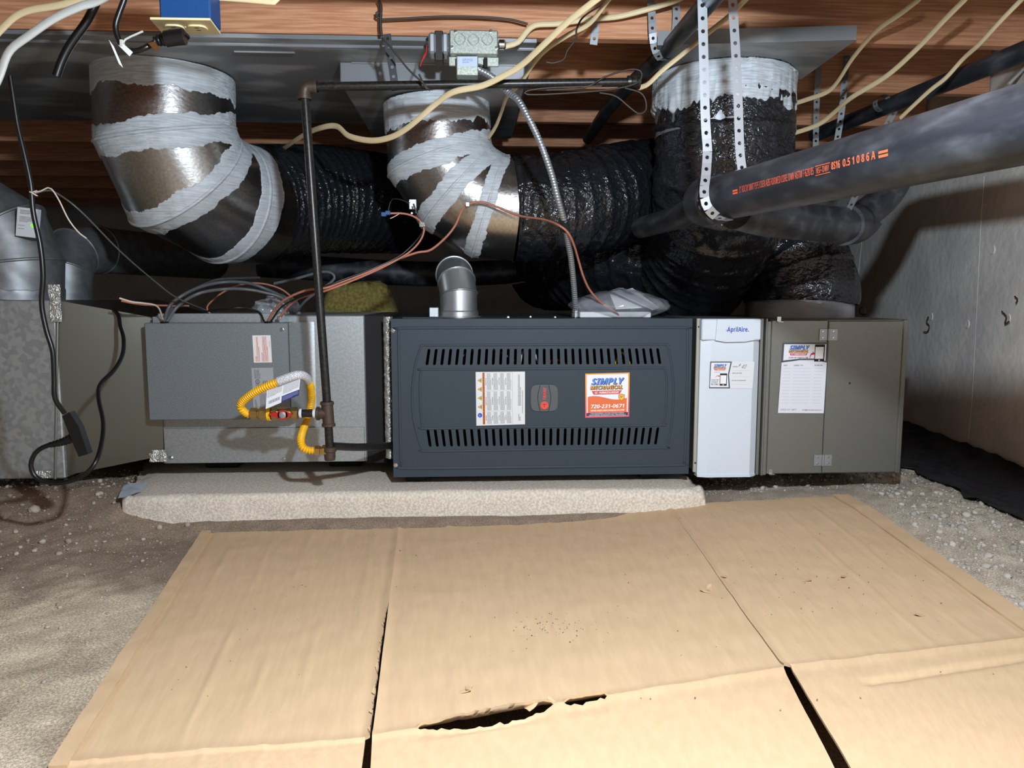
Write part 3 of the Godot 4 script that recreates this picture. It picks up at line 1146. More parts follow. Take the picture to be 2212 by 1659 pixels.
func phone(im: Image, x: float, y: float, w: float, h: float):
	im.fill_rect(Rect2i(int(x), int(y), int(w), int(h)), Color(0.05, 0.05, 0.07))
	im.fill_rect(Rect2i(int(x + w * 0.08), int(y + h * 0.15), int(w * 0.84), int(h * 0.7)), Color(0.93, 0.93, 0.94))
	raster_poly(im, disc(x + w * 0.5, y + h * 0.925, w * 0.08), Color(0.85, 0.85, 0.87))
	im.fill_rect(Rect2i(int(x + w * 0.4), int(y + h * 0.07), int(w * 0.2), maxi(1, int(h * 0.015))), Color(0.4, 0.4, 0.42))

func swoosh(im: Image, a: Vector2, b: Vector2, bulge: float, th: float):
	var col := Color(0.72, 0.12, 0.2)
	var d := b - a
	var n := Vector2(-d.y, d.x).normalized()
	var last := PackedVector2Array()
	for i in 9:
		var t := i / 8.0
		var c := a.lerp(b, t) + n * sin(t * PI * 0.8) * bulge
		var wv := th * (0.3 + 0.7 * t)
		var now := PackedVector2Array([c + n * wv, c - n * wv])
		if last:
			raster_poly(im, PackedVector2Array([last[0], now[0], now[1], last[1]]), col)
		last = now
	var e := (last[0] + last[1]) / 2.0
	var dir := Vector2(1, 0.25).normalized()
	raster_poly(im, PackedVector2Array([e + dir * th * 4.0, e + Vector2(-dir.y, dir.x) * th * 2.6, e - Vector2(-dir.y, dir.x) * th * 2.6]), col)

func furnace():
	var t := thing("gas_furnace", "dark slate horizontal gas furnace with two rows of slots", "furnace")
	var zf := -2.14
	var p00: Vector3 = Vector3(-0.2223, 0.1208, -2.14)
	var p11: Vector3 = Vector3(0.6206, 0.5658, -2.14)
	var x0 := p00.x
	var x1 := p11.x
	var y0 := p00.y
	var y1 := p11.y
	# casing: top, bottom, ends, back, with an open front
	var zb := zf - 0.7
	var th := 0.004
	part(t, "casing", join([box(Vector3(x0, y1 - th, zf - 0.03), Vector3(x1, y1, zb)), box(Vector3(x0, y0, zf - 0.03), Vector3(x1, y0 + th, zb)),
		box(Vector3(x0, y0, zf - 0.03), Vector3(x0 + th, y1, zb)), box(Vector3(x1 - th, y0, zf - 0.03), Vector3(x1, y1, zb)), box(Vector3(x0, y0, zb), Vector3(x1, y1, zb + th))]), M.dark_casing)
	part(t, "inner_panel", box(Vector3(x0 + 0.006, y0 + 0.006, zf - 0.19), Vector3(x1 - 0.006, y1 - 0.006, zf - 0.2)), M.matte_black)
	# front panel with slots cut through
	var faces := []
	var front := func(a: Vector2, b: Vector2, c: Vector2, d: Vector2):
		faces.append([Vector3(a.x, a.y, zf), Vector3(b.x, b.y, zf), Vector3(c.x, c.y, zf), Vector3(d.x, d.y, zf)])
	var rows := [v3([-0.118, 0.4827, -2.14, 0.5224, 0.4805, -2.14, -0.1249, 0.4372, -2.14, 0.5307, 0.4343, -2.14]), v3([-0.1247, 0.2568, -2.14, 0.5289, 0.251, -2.14, -0.1178, 0.2069, -2.14, 0.5222, 0.2004, -2.14])]
	var walls := []
	var n := 33
	var hw := 0.0040
	for row in rows:
		var r: PackedVector3Array = row
		var levels := [0.0, 0.03, 0.08, 0.15, 0.5, 0.85, 0.92, 0.97, 1.0]
		var top: float = r[0].y
		var low: float = r[2].y
		var len := top - low
		var half := func(l: float) -> float:
			var e := minf(l, 1.0 - l) * len
			return hw * sqrt(1.0 - pow(1.0 - minf(e / hw, 1.0), 2.0)) * 1.0
		for k in levels.size() - 1:
			var la: float = levels[k]
			var lb: float = levels[k + 1]
			var ya := lerpf(top, low, la)
			var yb := lerpf(top, low, lb)
			var pa := x0
			var pb := x0
			for i in n + 1:
				var ca := x1
				var cb := x1
				var wa := 0.0
				var wb := 0.0
				if i < n:
					ca = lerpf(lerpf(r[0].x, r[1].x, i / float(n - 1)), lerpf(r[2].x, r[3].x, i / float(n - 1)), la)
					cb = lerpf(lerpf(r[0].x, r[1].x, i / float(n - 1)), lerpf(r[2].x, r[3].x, i / float(n - 1)), lb)
					wa = half.call(la)
					wb = half.call(lb)
				front.call(Vector2(pa, ya), Vector2(ca - wa, ya), Vector2(cb - wb, yb), Vector2(pb, yb))
				if i < n:
					for s in [-1, 1]:
						walls.append([Vector3(ca + s * wa, ya, zf), Vector3(cb + s * wb, yb, zf), Vector3(cb + s * wb, yb, zf - 0.004), Vector3(ca + s * wa, ya, zf - 0.004)])
				pa = ca + wa
				pb = cb + wb
	var y_list := [y1, rows[0][0].y, rows[0][2].y, rows[1][0].y, rows[1][2].y, y0]
	for k in [0, 2, 4]:
		front.call(Vector2(x0, y_list[k]), Vector2(x1, y_list[k]), Vector2(x1, y_list[k + 1]), Vector2(x0, y_list[k + 1]))
	# returned edges of the panel
	faces.append([Vector3(x0, y1, zf), Vector3(x1, y1, zf), Vector3(x1, y1, zf - 0.03), Vector3(x0, y1, zf - 0.03)])
	faces.append([Vector3(x0, y0, zf), Vector3(x1, y0, zf), Vector3(x1, y0, zf - 0.03), Vector3(x0, y0, zf - 0.03)])
	faces.append([Vector3(x0, y0, zf), Vector3(x0, y1, zf), Vector3(x0, y1, zf - 0.03), Vector3(x0, y0, zf - 0.03)])
	faces.append([Vector3(x1, y0, zf), Vector3(x1, y1, zf), Vector3(x1, y1, zf - 0.03), Vector3(x1, y0, zf - 0.03)])
	var mid := Vector3((x0 + x1) / 2, (y0 + y1) / 2, zf - 0.1)
	var fp := part(t, "front_panel", join([solid(faces, mid), solid(walls, mid)]), M.slate_paint)
	# pressed beads
	var beads := [[v3([-0.2016, 0.5235, -2.14, -0.1976, 0.535, -2.14, -0.1861, 0.5401, -2.14, 0.2078, 0.5406, -2.14, 0.5896, 0.5399, -2.14, 0.6015, 0.536, -2.14, 0.6072, 0.5229, -2.14, 0.6105, 0.3401, -2.14, 0.6082, 0.1621, -2.14, 0.6031, 0.1513, -2.14, 0.5884, 0.1461, -2.14, 0.2097, 0.1451, -2.14, -0.1831, 0.1456, -2.14, -0.1959, 0.1511, -2.14, -0.2009, 0.1644, -2.14, -0.2019, 0.3456, -2.14]), 0.005],
		[v3([-0.1449, 0.4785, -2.14, -0.1358, 0.4901, -2.14, -0.1205, 0.4926, -2.14, 0.208, 0.4929, -2.14, 0.5326, 0.4931, -2.14, 0.5459, 0.4892, -2.14, 0.5541, 0.4774, -2.14, 0.566, 0.4197, -2.14, 0.5716, 0.347, -2.14, 0.5681, 0.2712, -2.14, 0.5588, 0.2097, -2.14, 0.551, 0.1991, -2.14, 0.5376, 0.1965, -2.14, 0.2095, 0.1959, -2.14, -0.1227, 0.194, -2.14, -0.1382, 0.1995, -2.14, -0.1458, 0.2128, -2.14, -0.163, 0.28, -2.14, -0.1672, 0.3519, -2.14, -0.1597, 0.4232, -2.14]), 0.0042],
		[v3([-0.1432, 0.414, -2.14, -0.138, 0.4231, -2.14, -0.1277, 0.4256, -2.14, 0.2084, 0.4253, -2.14, 0.5301, 0.4264, -2.14, 0.5421, 0.4211, -2.14, 0.549, 0.4092, -2.14, 0.5517, 0.3472, -2.14, 0.5479, 0.2768, -2.14, 0.5428, 0.2661, -2.14, 0.5309, 0.2622, -2.14, 0.2092, 0.261, -2.14, -0.1233, 0.2587, -2.14, -0.1348, 0.2627, -2.14, -0.1412, 0.2746, -2.14, -0.1453, 0.3518, -2.14]), 0.0042]]
	for b in beads:
		var line := smooth_path(b[0], 160, true)
		for i in line.size():
			line[i].z = zf - b[1] * 0.45
		part(fp, "pressed_bead", hoop(line, b[1], 8), M.slate_paint)
	for q in v3([-0.2171, 0.5335, -2.139, -0.2156, 0.1554, -2.139]):
		part(fp, "screw", screw(Vector3(q.x, q.y, zf), Vector3.BACK, 0.0042), M.bright_steel)
	# badge
	var bc: Vector3 = Vector3(0.2029, 0.3436, -2.14)
	var outline := PackedVector2Array()
	for i in 40:
		var a := TAU * i / 40.0
		var q := Vector2(signf(cos(a)) * pow(absf(cos(a)), 0.45), signf(sin(a)) * pow(absf(sin(a)), 0.3))
		outline.append(Vector2(q.x * 0.0385 * (1.0 - 0.06 * q.y * q.y), q.y * 0.0378))
	var bd := part(t, "badge", plate(outline, bc + Vector3(0, 0, 0.0), Vector3.RIGHT, Vector3.UP, Vector3.BACK, 0.004), M.badge_plastic, "dark barrel-shaped maker's badge with red lettering")
	for s in [-1, 1]:
		part(bd, "badge_line", tube(PackedVector3Array([bc + Vector3(s * 0.012, 0.037, 0.004), bc + Vector3(s * 0.0185, 0.0, 0.004), bc + Vector3(s * 0.012, -0.037, 0.004)]), 0.0008, 5, 0.004), M.matte_black)
	part(bd, "emblem", plate(disc(0, 0, 0.0112), bc + Vector3(0.0005, -0.0205, 0.004), Vector3.RIGHT, Vector3.UP, Vector3.BACK, 0.0008), M.red_ink)
	part(bd, "emblem_mark", join([box(bc + Vector3(-0.006, -0.0165, 0.0048), bc + Vector3(0.006, -0.0185, 0.0052)), box(bc + Vector3(-0.001, -0.0165, 0.0048), bc + Vector3(0.001, -0.0265, 0.0052))]), M.badge_plastic)
	part(bd, "badge_lettering", lettering("TRANE", true, 0.035, 0.0088, func(a: float, b: float) -> Vector3:
		return bc + Vector3(0.005 - b, -0.0055 + a + (b - 0.0044) * 0.25, 0.0048)), M.red_ink)
	# warning sheet, printed sideways
	var im := sheet(560, 520, Color(0.86, 0.87, 0.87))
	var ink := Color(0.24, 0.24, 0.26)
	for k in 4:
		var cx := 195.0 + k * 92.0
		raster_poly(im, PackedVector2Array([Vector2(cx - 24, 62), Vector2(cx + 24, 62), Vector2(cx, 18)]), Color(0.1, 0.09, 0.03))
		raster_poly(im, PackedVector2Array([Vector2(cx - 19, 59), Vector2(cx + 19, 59), Vector2(cx, 25)]), Color(0.93, 0.76, 0.12))
		raster_poly(im, disc(cx, 50, 6.0), Color(0.2, 0.16, 0.04))
	raster_poly(im, disc(108, 40, 24), Color(0.12, 0.3, 0.75))
	fine_print(im, 96, 32, 24, 16, Color(0.85, 0.87, 0.95), 3, 4)
	im.fill_rect(Rect2i(10, 70, 545, 24), Color(0.84, 0.42, 0.1))
	write(im, "WARNING/AVERTISSEMENT/ADVERTENCIA", 16, 74, 530, 16, Color(0.25, 0.12, 0.04), true)
	for c in 3:
		var xx: int = [12, 152, 366][c]
		var ww: int = [132, 206, 184][c]
		for r in 4:
			write(im, ["NOTICE", "WARNING", "CAUTION", "SERVICE"][r], xx + ww * 0.3, 102 + r * 70, ww * 0.4, 9, ink, true)
			fine_print(im, xx + 4, 118 + r * 70, ww - 8, 48, Color(0.45, 0.45, 0.48), 6, c * 9 + r)
		im.fill_rect(Rect2i(xx + ww + 2, 96, 2, 290), Color(0.6, 0.6, 0.62))
	im.fill_rect(Rect2i(10, 386, 545, 2), Color(0.5, 0.5, 0.52))
	fine_print(im, 40, 452, 70, 24, ink, 2, 77)
	fine_print(im, 200, 448, 330, 34, ink, 3, 78)
	fine_print(im, 120, 492, 400, 10, ink, 1, 79)
	im.rotate_90(COUNTERCLOCKWISE)
	part(t, "warning_sticker", card(v3([0.0105, 0.4179, -2.139, 0.1484, 0.4185, -2.139, 0.1487, 0.269, -2.139, 0.0117, 0.2662, -2.139])), printed(im), "white warning sheet printed sideways with orange band")
	# installer's sticker
	im = sheet(488, 488, Color(0.95, 0.62, 0.25))
	for y in 488:
		im.fill_rect(Rect2i(0, y, 488, 1), Color(0.95, 0.62, 0.25).lerp(Color(0.93, 0.36, 0.38), clampf((y - 120) / 300.0, 0, 1)))
	im.fill_rect(Rect2i(16, 14, 456, 460), Color(0.93, 0.94, 0.97))
	var wave := PackedVector2Array()
	for i in 25:
		var u := i / 24.0
		wave.append(Vector2(28 + 432 * u, 268 + 22 * sin(u * 5.2 + 3.9) + 4))
	wave.append(Vector2(460, 440))
	wave.append(Vector2(28, 440))
	raster_poly(im, wave, Color(0.91, 0.45, 0.27))
	logo(im, 56, 58, 372)
	raster_poly(im, PackedVector2Array([Vector2(366, 244), Vector2(402, 232), Vector2(438, 244), Vector2(436, 282), Vector2(402, 312), Vector2(368, 282)]), Color(0.6, 0.4, 0.12))
	raster_poly(im, PackedVector2Array([Vector2(371, 248), Vector2(402, 238), Vector2(433, 248), Vector2(431, 280), Vector2(402, 306), Vector2(373, 280)]), Color(0.96, 0.75, 0.28))
	fine_print(im, 382, 256, 40, 24, Color(0.4, 0.27, 0.08), 2, 91)
	write(im, "720-231-0671", 58, 344, 376, 42, Color.WHITE, true, 0.18)
	write(im, "WWW.SIMPLYMECHANICALCO.COM", 60, 402, 374, 18, Color.WHITE, true, 0.1)
	im.fill_rect(Rect2i(16, 436, 456, 36), Color(0.2, 0.22, 0.45))
	write(im, "THIS EQUIPMENT MAY BE COVERED UNDER", 60, 439, 370, 12, Color(0.95, 0.9, 0.85), true)
	write(im, "AN EXTENDED WARRANTY! CALL FOR DETAILS", 42, 455, 404, 12, Color(0.95, 0.9, 0.85), true)
	part(t, "service_sticker", card(v3([0.3181, 0.4118, -2.139, 0.4442, 0.4145, -2.139, 0.445, 0.2884, -2.139, 0.3194, 0.2861, -2.139])), printed(im, 0.35), "orange and white service sticker with phone number")
	# what shows through the slots
	for q in [[v3([0.1366, 0.4269, -2.2, 0.1472, 0.4695, -2.2, 0.1685, 0.4854, -2.2, 0.1846, 0.4561, -2.2, 0.1954, 0.4226, -2.2]), "white_jacket"], [v3([0.4133, 0.4283, -2.2, 0.4289, 0.4659, -2.2, 0.4453, 0.4551, -2.2, 0.4593, 0.4281, -2.2]), "yellow_jacket"], [v3([0.2161, 0.4275, -2.22, 0.2322, 0.4423, -2.22, 0.2498, 0.4435, -2.22, 0.2811, 0.4272, -2.22]), "red_plastic"], [v3([-0.0454, 0.4237, -2.2, -0.0253, 0.4595, -2.2, 0.0277, 0.4806, -2.2, 0.0807, 0.4698, -2.2, 0.1206, 0.443, -2.2]), "grey_jacket"]]:
		part(t, "inner_wire", tube(q[0], 0.0035, 6), M[q[1]])
	part(t, "louvre_strip", join([box(Vector3(x0 + 0.03, y1, zf - 0.02), Vector3(x0 + 0.14, y1 + 0.004, zf - 0.05), 0.001)]), M.dark_casing)
	for i in 7:
		var q := Vector3(lerpf(x0 + 0.33, x1 - 0.1, i / 6.0), y1, zf - 0.12 - 0.05 * (i % 2))
		part(t, "casing_screw", screw(q, Vector3.UP, 0.004), M.bright_steel)
	for q in [Vector3(x0 + 0.06, 0, -2.22), Vector3(x1 - 0.1, 0, -2.22), Vector3(x0 + 0.06, 0, -2.75), Vector3(x1 - 0.1, 0, -2.75)]:
		part(t, "rubber_foot", box(Vector3(q.x - 0.03, 0.097, q.z - 0.03), Vector3(q.x + 0.03, y0 + 0.001, q.z + 0.03), 0.003), M.matte_black)
	settle(t)

	# flue pipe on top
	var b: Vector3 = Vector3(-0.039, 0.564, -2.36)
	b.y = y1
	var f := thing("flue_pipe", "shiny round metal flue elbow rising from the furnace top", "flue pipe")
	var pp := PackedVector3Array([b, b + Vector3(0.0, 0.068, 0.0), b + Vector3(-0.006, 0.106, -0.022), b + Vector3(-0.014, 0.13, -0.075), b + Vector3(-0.018, 0.135, -0.22)])
	var rings := gore_rings(pp, 0.0565, 40)
	for k in 4:
		part(f, "gore", gore_mesh(rings[k], rings[k + 1]), M.flue_steel)
		if k > 0:
			part(f, "joint_bead", hoop(rings[k], 0.0032), M.flue_steel)
	part(f, "collar", lathe([Vector2(0.068, 0), Vector2(0.068, 0.002), Vector2(0.06, 0.004), Vector2(0.06, 0.016), Vector2(0.057, 0.02)], b, Vector3.UP, 40), M.flue_steel)
	settle(f)
	var bb: Vector3 = Vector3(-0.1107, 0.5683, -2.3)
	single("pressure_bracket", box(Vector3(bb.x - 0.015, y1 + 0.0005, bb.z - 0.03), Vector3(bb.x + 0.013, y1 + 0.03, bb.z), 0.002), M.galvanised, "small bent bracket beside the flue pipe base", "bracket")

# ---------- coil case, gas line ----------
func coil_and_gas():
	var t := thing("coil_case", "galvanised coil case left of the slate furnace", "coil case")
	var a: Vector3 = Vector3(-0.8957, 0.1467, -2.24)
	var b: Vector3 = Vector3(-0.3081, 0.5738, -2.24)
	part(t, "case", box(Vector3(a.x, a.y, -2.24), Vector3(b.x, b.y, -2.8), 0.003), M.galvanised)
	var c0: Vector3 = Vector3(-0.8872, 0.1477, -2.235)
	var c1: Vector3 = Vector3(-0.3142, 0.2498, -2.235)
	var lp := part(t, "lower_plate", box(Vector3(c0.x, c0.y, -2.241), Vector3(c1.x, c1.y, -2.234), 0.001), M.galvanised)
	for q in v3([-0.8685, 0.164, -2.234, -0.5486, 0.1572, -2.234]):
		part(lp, "screw", screw(Vector3(q.x, q.y, -2.234), Vector3.BACK, 0.0045), M.bright_steel)
	# control box standing proud
	var d0: Vector3 = Vector3(-0.8976, 0.2848, -2.165)
	var d1: Vector3 = Vector3(-0.508, 0.5552, -2.165)
	var cb := part(t, "control_box", box(Vector3(d0.x, d0.y, -2.239), Vector3(d1.x, d1.y, -2.165), 0.0025), M.grainy_sheet)
	part(cb, "top_flange", box(Vector3(-0.8729, 0.5547, -2.2), Vector3(-0.5256, 0.5801, -2.2) + Vector3(0, 0, -0.012), 0.001), M.galvanised)
	part(cb, "bracket", box(Vector3(-0.8841, 0.5524, -2.19), Vector3(-0.8555, 0.5716, -2.19) + Vector3(0, 0, -0.02), 0.001), M.galvanised)
	var bend := PackedVector3Array()
	for j in 2:
		for i in 9:
			var s := i / 8.0
			bend.append(Vector3(d1.x + 0.002 + 0.055 * s, d0.y if j == 0 else d1.y, -2.165 - 0.074 * sin(s * PI / 2)))
	part(cb, "curved_flange", grid(bend, 9, 2), M.galvanised)
	for q in v3([-0.524, 0.536, -2.165, -0.5318, 0.568, -2.165]):
		part(cb, "screw", screw(Vector3(q.x, q.y, -2.165), Vector3.BACK, 0.0045), M.bright_steel)
	for q in [v3([-0.8447, 0.5519, -2.166])[0], v3([-0.5637, 0.5591, -2.166])[0]]:
		part(cb, "grommet", lathe([Vector2(0.0, 0.004), Vector2(0.012, 0.004), Vector2(0.014, 0.0)], Vector3(q.x, d1.y - 0.0005, -2.175), Vector3.UP, 14), M.black_rubber)
	var im := sheet(240, 352, Color(0.88, 0.86, 0.85))
	var red := Color(0.78, 0.25, 0.25)
	im = sheet(352, 240, Color(0.9, 0.88, 0.87))
	write(im, "WARNING", 12, 26, 70, 14, red, true)
	fine_print(im, 12, 46, 320, 44, red, 3, 5)
	write(im, "AVERTISSEMENT", 12, 108, 120, 14, red, true)
	fine_print(im, 12, 128, 325, 72, red, 5, 6)
	fine_print(im, 200, 216, 136, 8, red, 1, 8)
	im.rotate_90(COUNTERCLOCKWISE)
	part(cb, "red_print_label", card(v3([-0.6061, 0.5202, -2.164, -0.5562, 0.5207, -2.164, -0.5544, 0.4449, -2.164, -0.6044, 0.4444, -2.164])), printed(im), "small white label with red print")
	im = sheet(420, 240, Color(0.62, 0.63, 0.65))
	var grey := Color(0.3, 0.3, 0.32)
	fine_print(im, 14, 20, 90, 30, grey, 3, 15)
	fine_print(im, 14, 80, 150, 110, grey, 8, 16)
	raster_poly(im, disc(282, 62, 24), Color(0.15, 0.15, 0.17))
	raster_poly(im, disc(282, 62, 19), Color(0.62, 0.63, 0.65))
	write(im, "ETL", 268, 52, 28, 20, Color(0.15, 0.15, 0.17), true)
	fine_print(im, 240, 40, 18, 44, grey, 5, 17)
	fine_print(im, 312, 30, 92, 70, grey, 6, 18)
	fine_print(im, 200, 120, 90, 80, grey, 4, 19)
	im.rotate_90(COUNTERCLOCKWISE)
	part(cb, "rating_label", card(v3([-0.6119, 0.4296, -2.164, -0.5523, 0.4306, -2.164, -0.5511, 0.3135, -2.164, -0.6099, 0.3127, -2.164])), printed(im), "silver rating label with fine print")
	for q in [-0.78, -0.4]:
		part(t, "support_block", box(Vector3(q - 0.05, 0.097, -2.4), Vector3(q + 0.05, a.y + 0.001, -2.7), 0.003), M.matte_black)
	settle(t)
	# dark connecting sleeve and foil-faced lining edge
	var s0: Vector3 = Vector3(-0.3151, 0.1415, -2.24)
	var s1: Vector3 = Vector3(-0.2406, 0.5738, -2.24)
	single("connecting_sleeve", box(Vector3(s0.x, s0.y - 0.002, -2.245), Vector3(-0.25, s1.y, -2.79), 0.003), M.matte_black, "matte black duct sleeve between coil case and furnace", "duct sleeve")
	var e0: Vector3 = Vector3(-0.2504, 0.1651, -2.19)
	var e1: Vector3 = Vector3(-0.2224, 0.5709, -2.19)
	var v := PackedVector3Array()
	for j in 160:
		for i in 18:
			var u := i / 17.0
			var x := lerpf(-0.2495, -0.2235, u)
			var y := lerpf(e0.y, e1.y, j / 159.0)
			var q := Vector3(x, y, 0)
			v.append(Vector3(x + 0.002 * noise3(q, 30.0), y, -2.2 + 0.018 * sin(PI * u) + 0.005 * noise3(q + Vector3(3, 3, 3), 60.0) + 0.003 * noise3(q, 150.0)))
	single("foil_lining", grid(v, 18, 160), M.foil, "crumpled silver foil insulation edge at the furnace's left end", "insulation")

	# gas line of black iron
	var g := thing("gas_line", "black iron gas pipe dropping from overhead to the furnace", "gas pipe")
	var el: Vector3 = Vector3(-0.4051, 1.135, -1.97)
	var tee: Vector3 = Vector3(-0.369, 0.3292, -1.97)
	var low: Vector3 = Vector3(-0.3665, 0.2426, -1.97)
	var far: Vector3 = Vector3(0.4108, 1.158, -1.97)
	part(g, "riser", tube(PackedVector3Array([el, tee]), 0.0108, 16, 0.1), M.black_iron)
	part(g, "overhead_run", tube(PackedVector3Array([el, far]), 0.0108, 16, 0.1), M.black_iron)
	part(g, "elbow_fitting", join([tube(PackedVector3Array([el + Vector3(0.0, -0.028, 0), el + Vector3(0.001, -0.01, 0), el + Vector3(0.008, -0.001, 0), el + Vector3(0.028, 0.0, 0)]), 0.0145, 16, 0.004),
		lathe([Vector2(0.0165, 0), Vector2(0.0165, 0.007)], el + Vector3(0, -0.03, 0), Vector3.UP, 18), lathe([Vector2(0.0165, 0), Vector2(0.0165, 0.007)], el + Vector3(0.025, 0, 0), Vector3.RIGHT, 18)]), M.iron_fitting)
	part(g, "end_coupling", join([lathe([Vector2(0.0, -0.001), Vector2(0.015, 0), Vector2(0.016, 0.008), Vector2(0.0145, 0.01), Vector2(0.0145, 0.022), Vector2(0.016, 0.024), Vector2(0.016, 0.032), Vector2(0.0, 0.033)], far + Vector3(-0.02, 0, 0), Vector3.RIGHT, 18)]), M.black_iron)
	var ring := [Vector2(0.015, 0), Vector2(0.0175, 0.001), Vector2(0.0175, 0.008), Vector2(0.015, 0.009)]
	part(g, "tee_fitting", join([tube(PackedVector3Array([tee + Vector3(-0.001, 0.024, 0), tee + Vector3(0.002, -0.034, 0)]), 0.015, 18, 0.03), lathe(ring, tee + Vector3(-0.001, 0.022, 0), Vector3.UP, 18),
		lathe(ring, tee + Vector3(0.0015, -0.034, 0), Vector3.UP, 18), tube(PackedVector3Array([tee, tee + Vector3(-0.026, 0, 0)]), 0.0145, 18, 0.02), lathe(ring, tee + Vector3(-0.02, 0, 0), Vector3.LEFT, 18)]), M.iron_fitting)
	part(g, "drip_leg", tube(PackedVector3Array([tee, low]), 0.0108, 16, 0.1), M.black_iron)
	part(g, "cap_fitting", lathe([Vector2(0.0, -0.03), Vector2(0.013, -0.029), Vector2(0.0145, -0.022), Vector2(0.0145, -0.008), Vector2(0.0175, -0.006), Vector2(0.0175, 0.005), Vector2(0.011, 0.007)], low + Vector3(0, -0.006, 0), Vector3.UP, 18), M.iron_fitting)
	part(g, "furnace_branch", tube(PackedVector3Array([low + Vector3(0.006, 0.002, 0), Vector3(-0.2994, 0.2232, -2.06), Vector3(-0.2255, 0.2036, -2.185)]), 0.0105, 14, 0.03), M.black_iron)
	var nip: Vector3 = Vector3(-0.4427, 0.3298, -1.97)
	part(g, "nipple", tube(PackedVector3Array([tee, nip]), 0.0105, 14, 0.03), M.black_iron)
	for q in [nip + Vector3(0.005, 0, 0), tee + Vector3(-0.034, 0, 0)]:
		part(g, "thread_sealant", lathe([Vector2(0.0112, -0.003), Vector2(0.0122, 0), Vector2(0.0112, 0.004)], q, Vector3.RIGHT, 14), M.paper)
	# valve on the nipple
	var val := part(g, "shutoff_valve", join([lathe([Vector2(0.011, 0), Vector2(0.0165, 0.002), Vector2(0.0165, 0.016), Vector2(0.014, 0.019)], nip, Vector3.LEFT, 6, true),
		lathe([Vector2(0.014, 0.016), Vector2(0.0155, 0.026), Vector2(0.0155, 0.046), Vector2(0.0125, 0.054)], nip, Vector3.LEFT, 20), lathe([Vector2(0.0125, 0.05), Vector2(0.0175, 0.052), Vector2(0.0175, 0.066), Vector2(0.013, 0.068)], nip, Vector3.LEFT, 6, true)]), M.brass)
	part(val, "yellow_ring", lathe([Vector2(0.0155, 0.069), Vector2(0.0185, 0.07), Vector2(0.0185, 0.078), Vector2(0.0155, 0.079)], nip, Vector3.LEFT, 20), M.yellow_jacket)
	part(val, "flare_nut", join([lathe([Vector2(0.013, 0.078), Vector2(0.017, 0.08), Vector2(0.017, 0.096), Vector2(0.012, 0.098), Vector2(0.012, 0.102), Vector2(0.0155, 0.103), Vector2(0.0155, 0.119), Vector2(0.012, 0.122)], nip, Vector3.LEFT, 6, true)]), M.brass)
	var hv := nip + Vector3(-0.034, 0, 0.02)
	var lever := PackedVector2Array()
	for i in 24:
		var an := TAU * i / 24.0
		var rr := 0.0125 if absf(cos(an)) < 0.75 else 0.0125
		lever.append(Vector2(cos(an) * rr, sin(an) * rr))
	part(val, "lever", join([plate(lever, hv, Vector3.RIGHT, Vector3.UP, Vector3.BACK, 0.006), plate(PackedVector2Array([Vector2(-0.034, 0.004), Vector2(-0.008, 0.008), Vector2(-0.008, -0.008), Vector2(-0.034, 0.0)]), hv + Vector3(0, 0, 0.001), Vector3.RIGHT, Vector3.UP, Vector3.BACK, 0.005),
		plate(PackedVector2Array([Vector2(0.022, 0.003), Vector2(0.022, -0.002), Vector2(0.008, -0.007), Vector2(0.008, 0.008)]), hv + Vector3(0, 0, 0.001), Vector3.RIGHT, Vector3.UP, Vector3.BACK, 0.005)]), M.red_plastic)
	part(val, "lever_hub", lathe([Vector2(0.0085, 0.0), Vector2(0.0085, 0.0075), Vector2(0.004, 0.0085), Vector2(0.0, 0.0085)], hv, Vector3.BACK, 18), M.strap_steel)
	part(val, "stem", tube(PackedVector3Array([nip + Vector3(-0.034, 0, 0.0), hv]), 0.006, 10, 0.02), M.brass)
	settle(g)
	# yellow appliance connector
	var y := thing("gas_connector", "looped yellow corrugated gas connector with hanging tag", "gas connector")
	var path := v3([-0.5545, 0.3271, -1.97, -0.5695, 0.3284, -1.97, -0.5808, 0.3438, -1.955, -0.5799, 0.3586, -1.95, -0.5578, 0.3779, -1.935, -0.5258, 0.397, -1.92, -0.4865, 0.414, -1.91, -0.449, 0.4286, -1.91, -0.4251, 0.4333, -1.92, -0.4148, 0.4209, -1.95, -0.4146, 0.394, -1.99, -0.4214, 0.3576, -2.03, -0.4313, 0.324, -2.05, -0.4393, 0.2992, -2.05, -0.4445, 0.2757, -2.02, -0.4433, 0.2578, -1.99, -0.4358, 0.2411, -1.975, -0.4209, 0.2341, -1.97, -0.4033, 0.2333, -1.97])
	part(y, "hose", tube(path, func(s: float, a: float) -> float: return 0.0086 + 0.0018 * sin(s * TAU / 0.0062), 14, 0.0012), M.yellow_jacket)
	part(y, "end_nut", lathe([Vector2(0.009, -0.002), Vector2(0.0125, 0), Vector2(0.0125, 0.012), Vector2(0.0105, 0.014), Vector2(0.0105, 0.018), Vector2(0.0145, 0.019), Vector2(0.0145, 0.032), Vector2(0.0, 0.033)], Vector3(-0.4033, 0.2333, -1.97), Vector3.RIGHT, 6, true), M.brass)
	var pc := smooth_path(path, 120)
	var sl := PackedVector3Array()
	for i in range(38, 60):
		sl.append(pc[i])
	im = sheet(128, 256, Color(0.86, 0.87, 0.88))
	fine_print(im, 0, 0, 128, 256, Color(0.5, 0.5, 0.53), 22, 88)
	im.rotate_90(CLOCKWISE)
	part(y, "tag_sleeve", tube(sl, 0.0112, 16, 0.006, 1.0, false), printed(im))
	im = sheet(300, 200, Color(0.87, 0.88, 0.9))
	fine_print(im, 8, 14, 130, 80, Color(0.4, 0.4, 0.44), 9, 31)
	fine_print(im, 150, 10, 142, 110, Color(0.4, 0.4, 0.44), 12, 32)
	im.fill_rect(Rect2i(142, 135, 158, 65), Color(0.13, 0.17, 0.42))
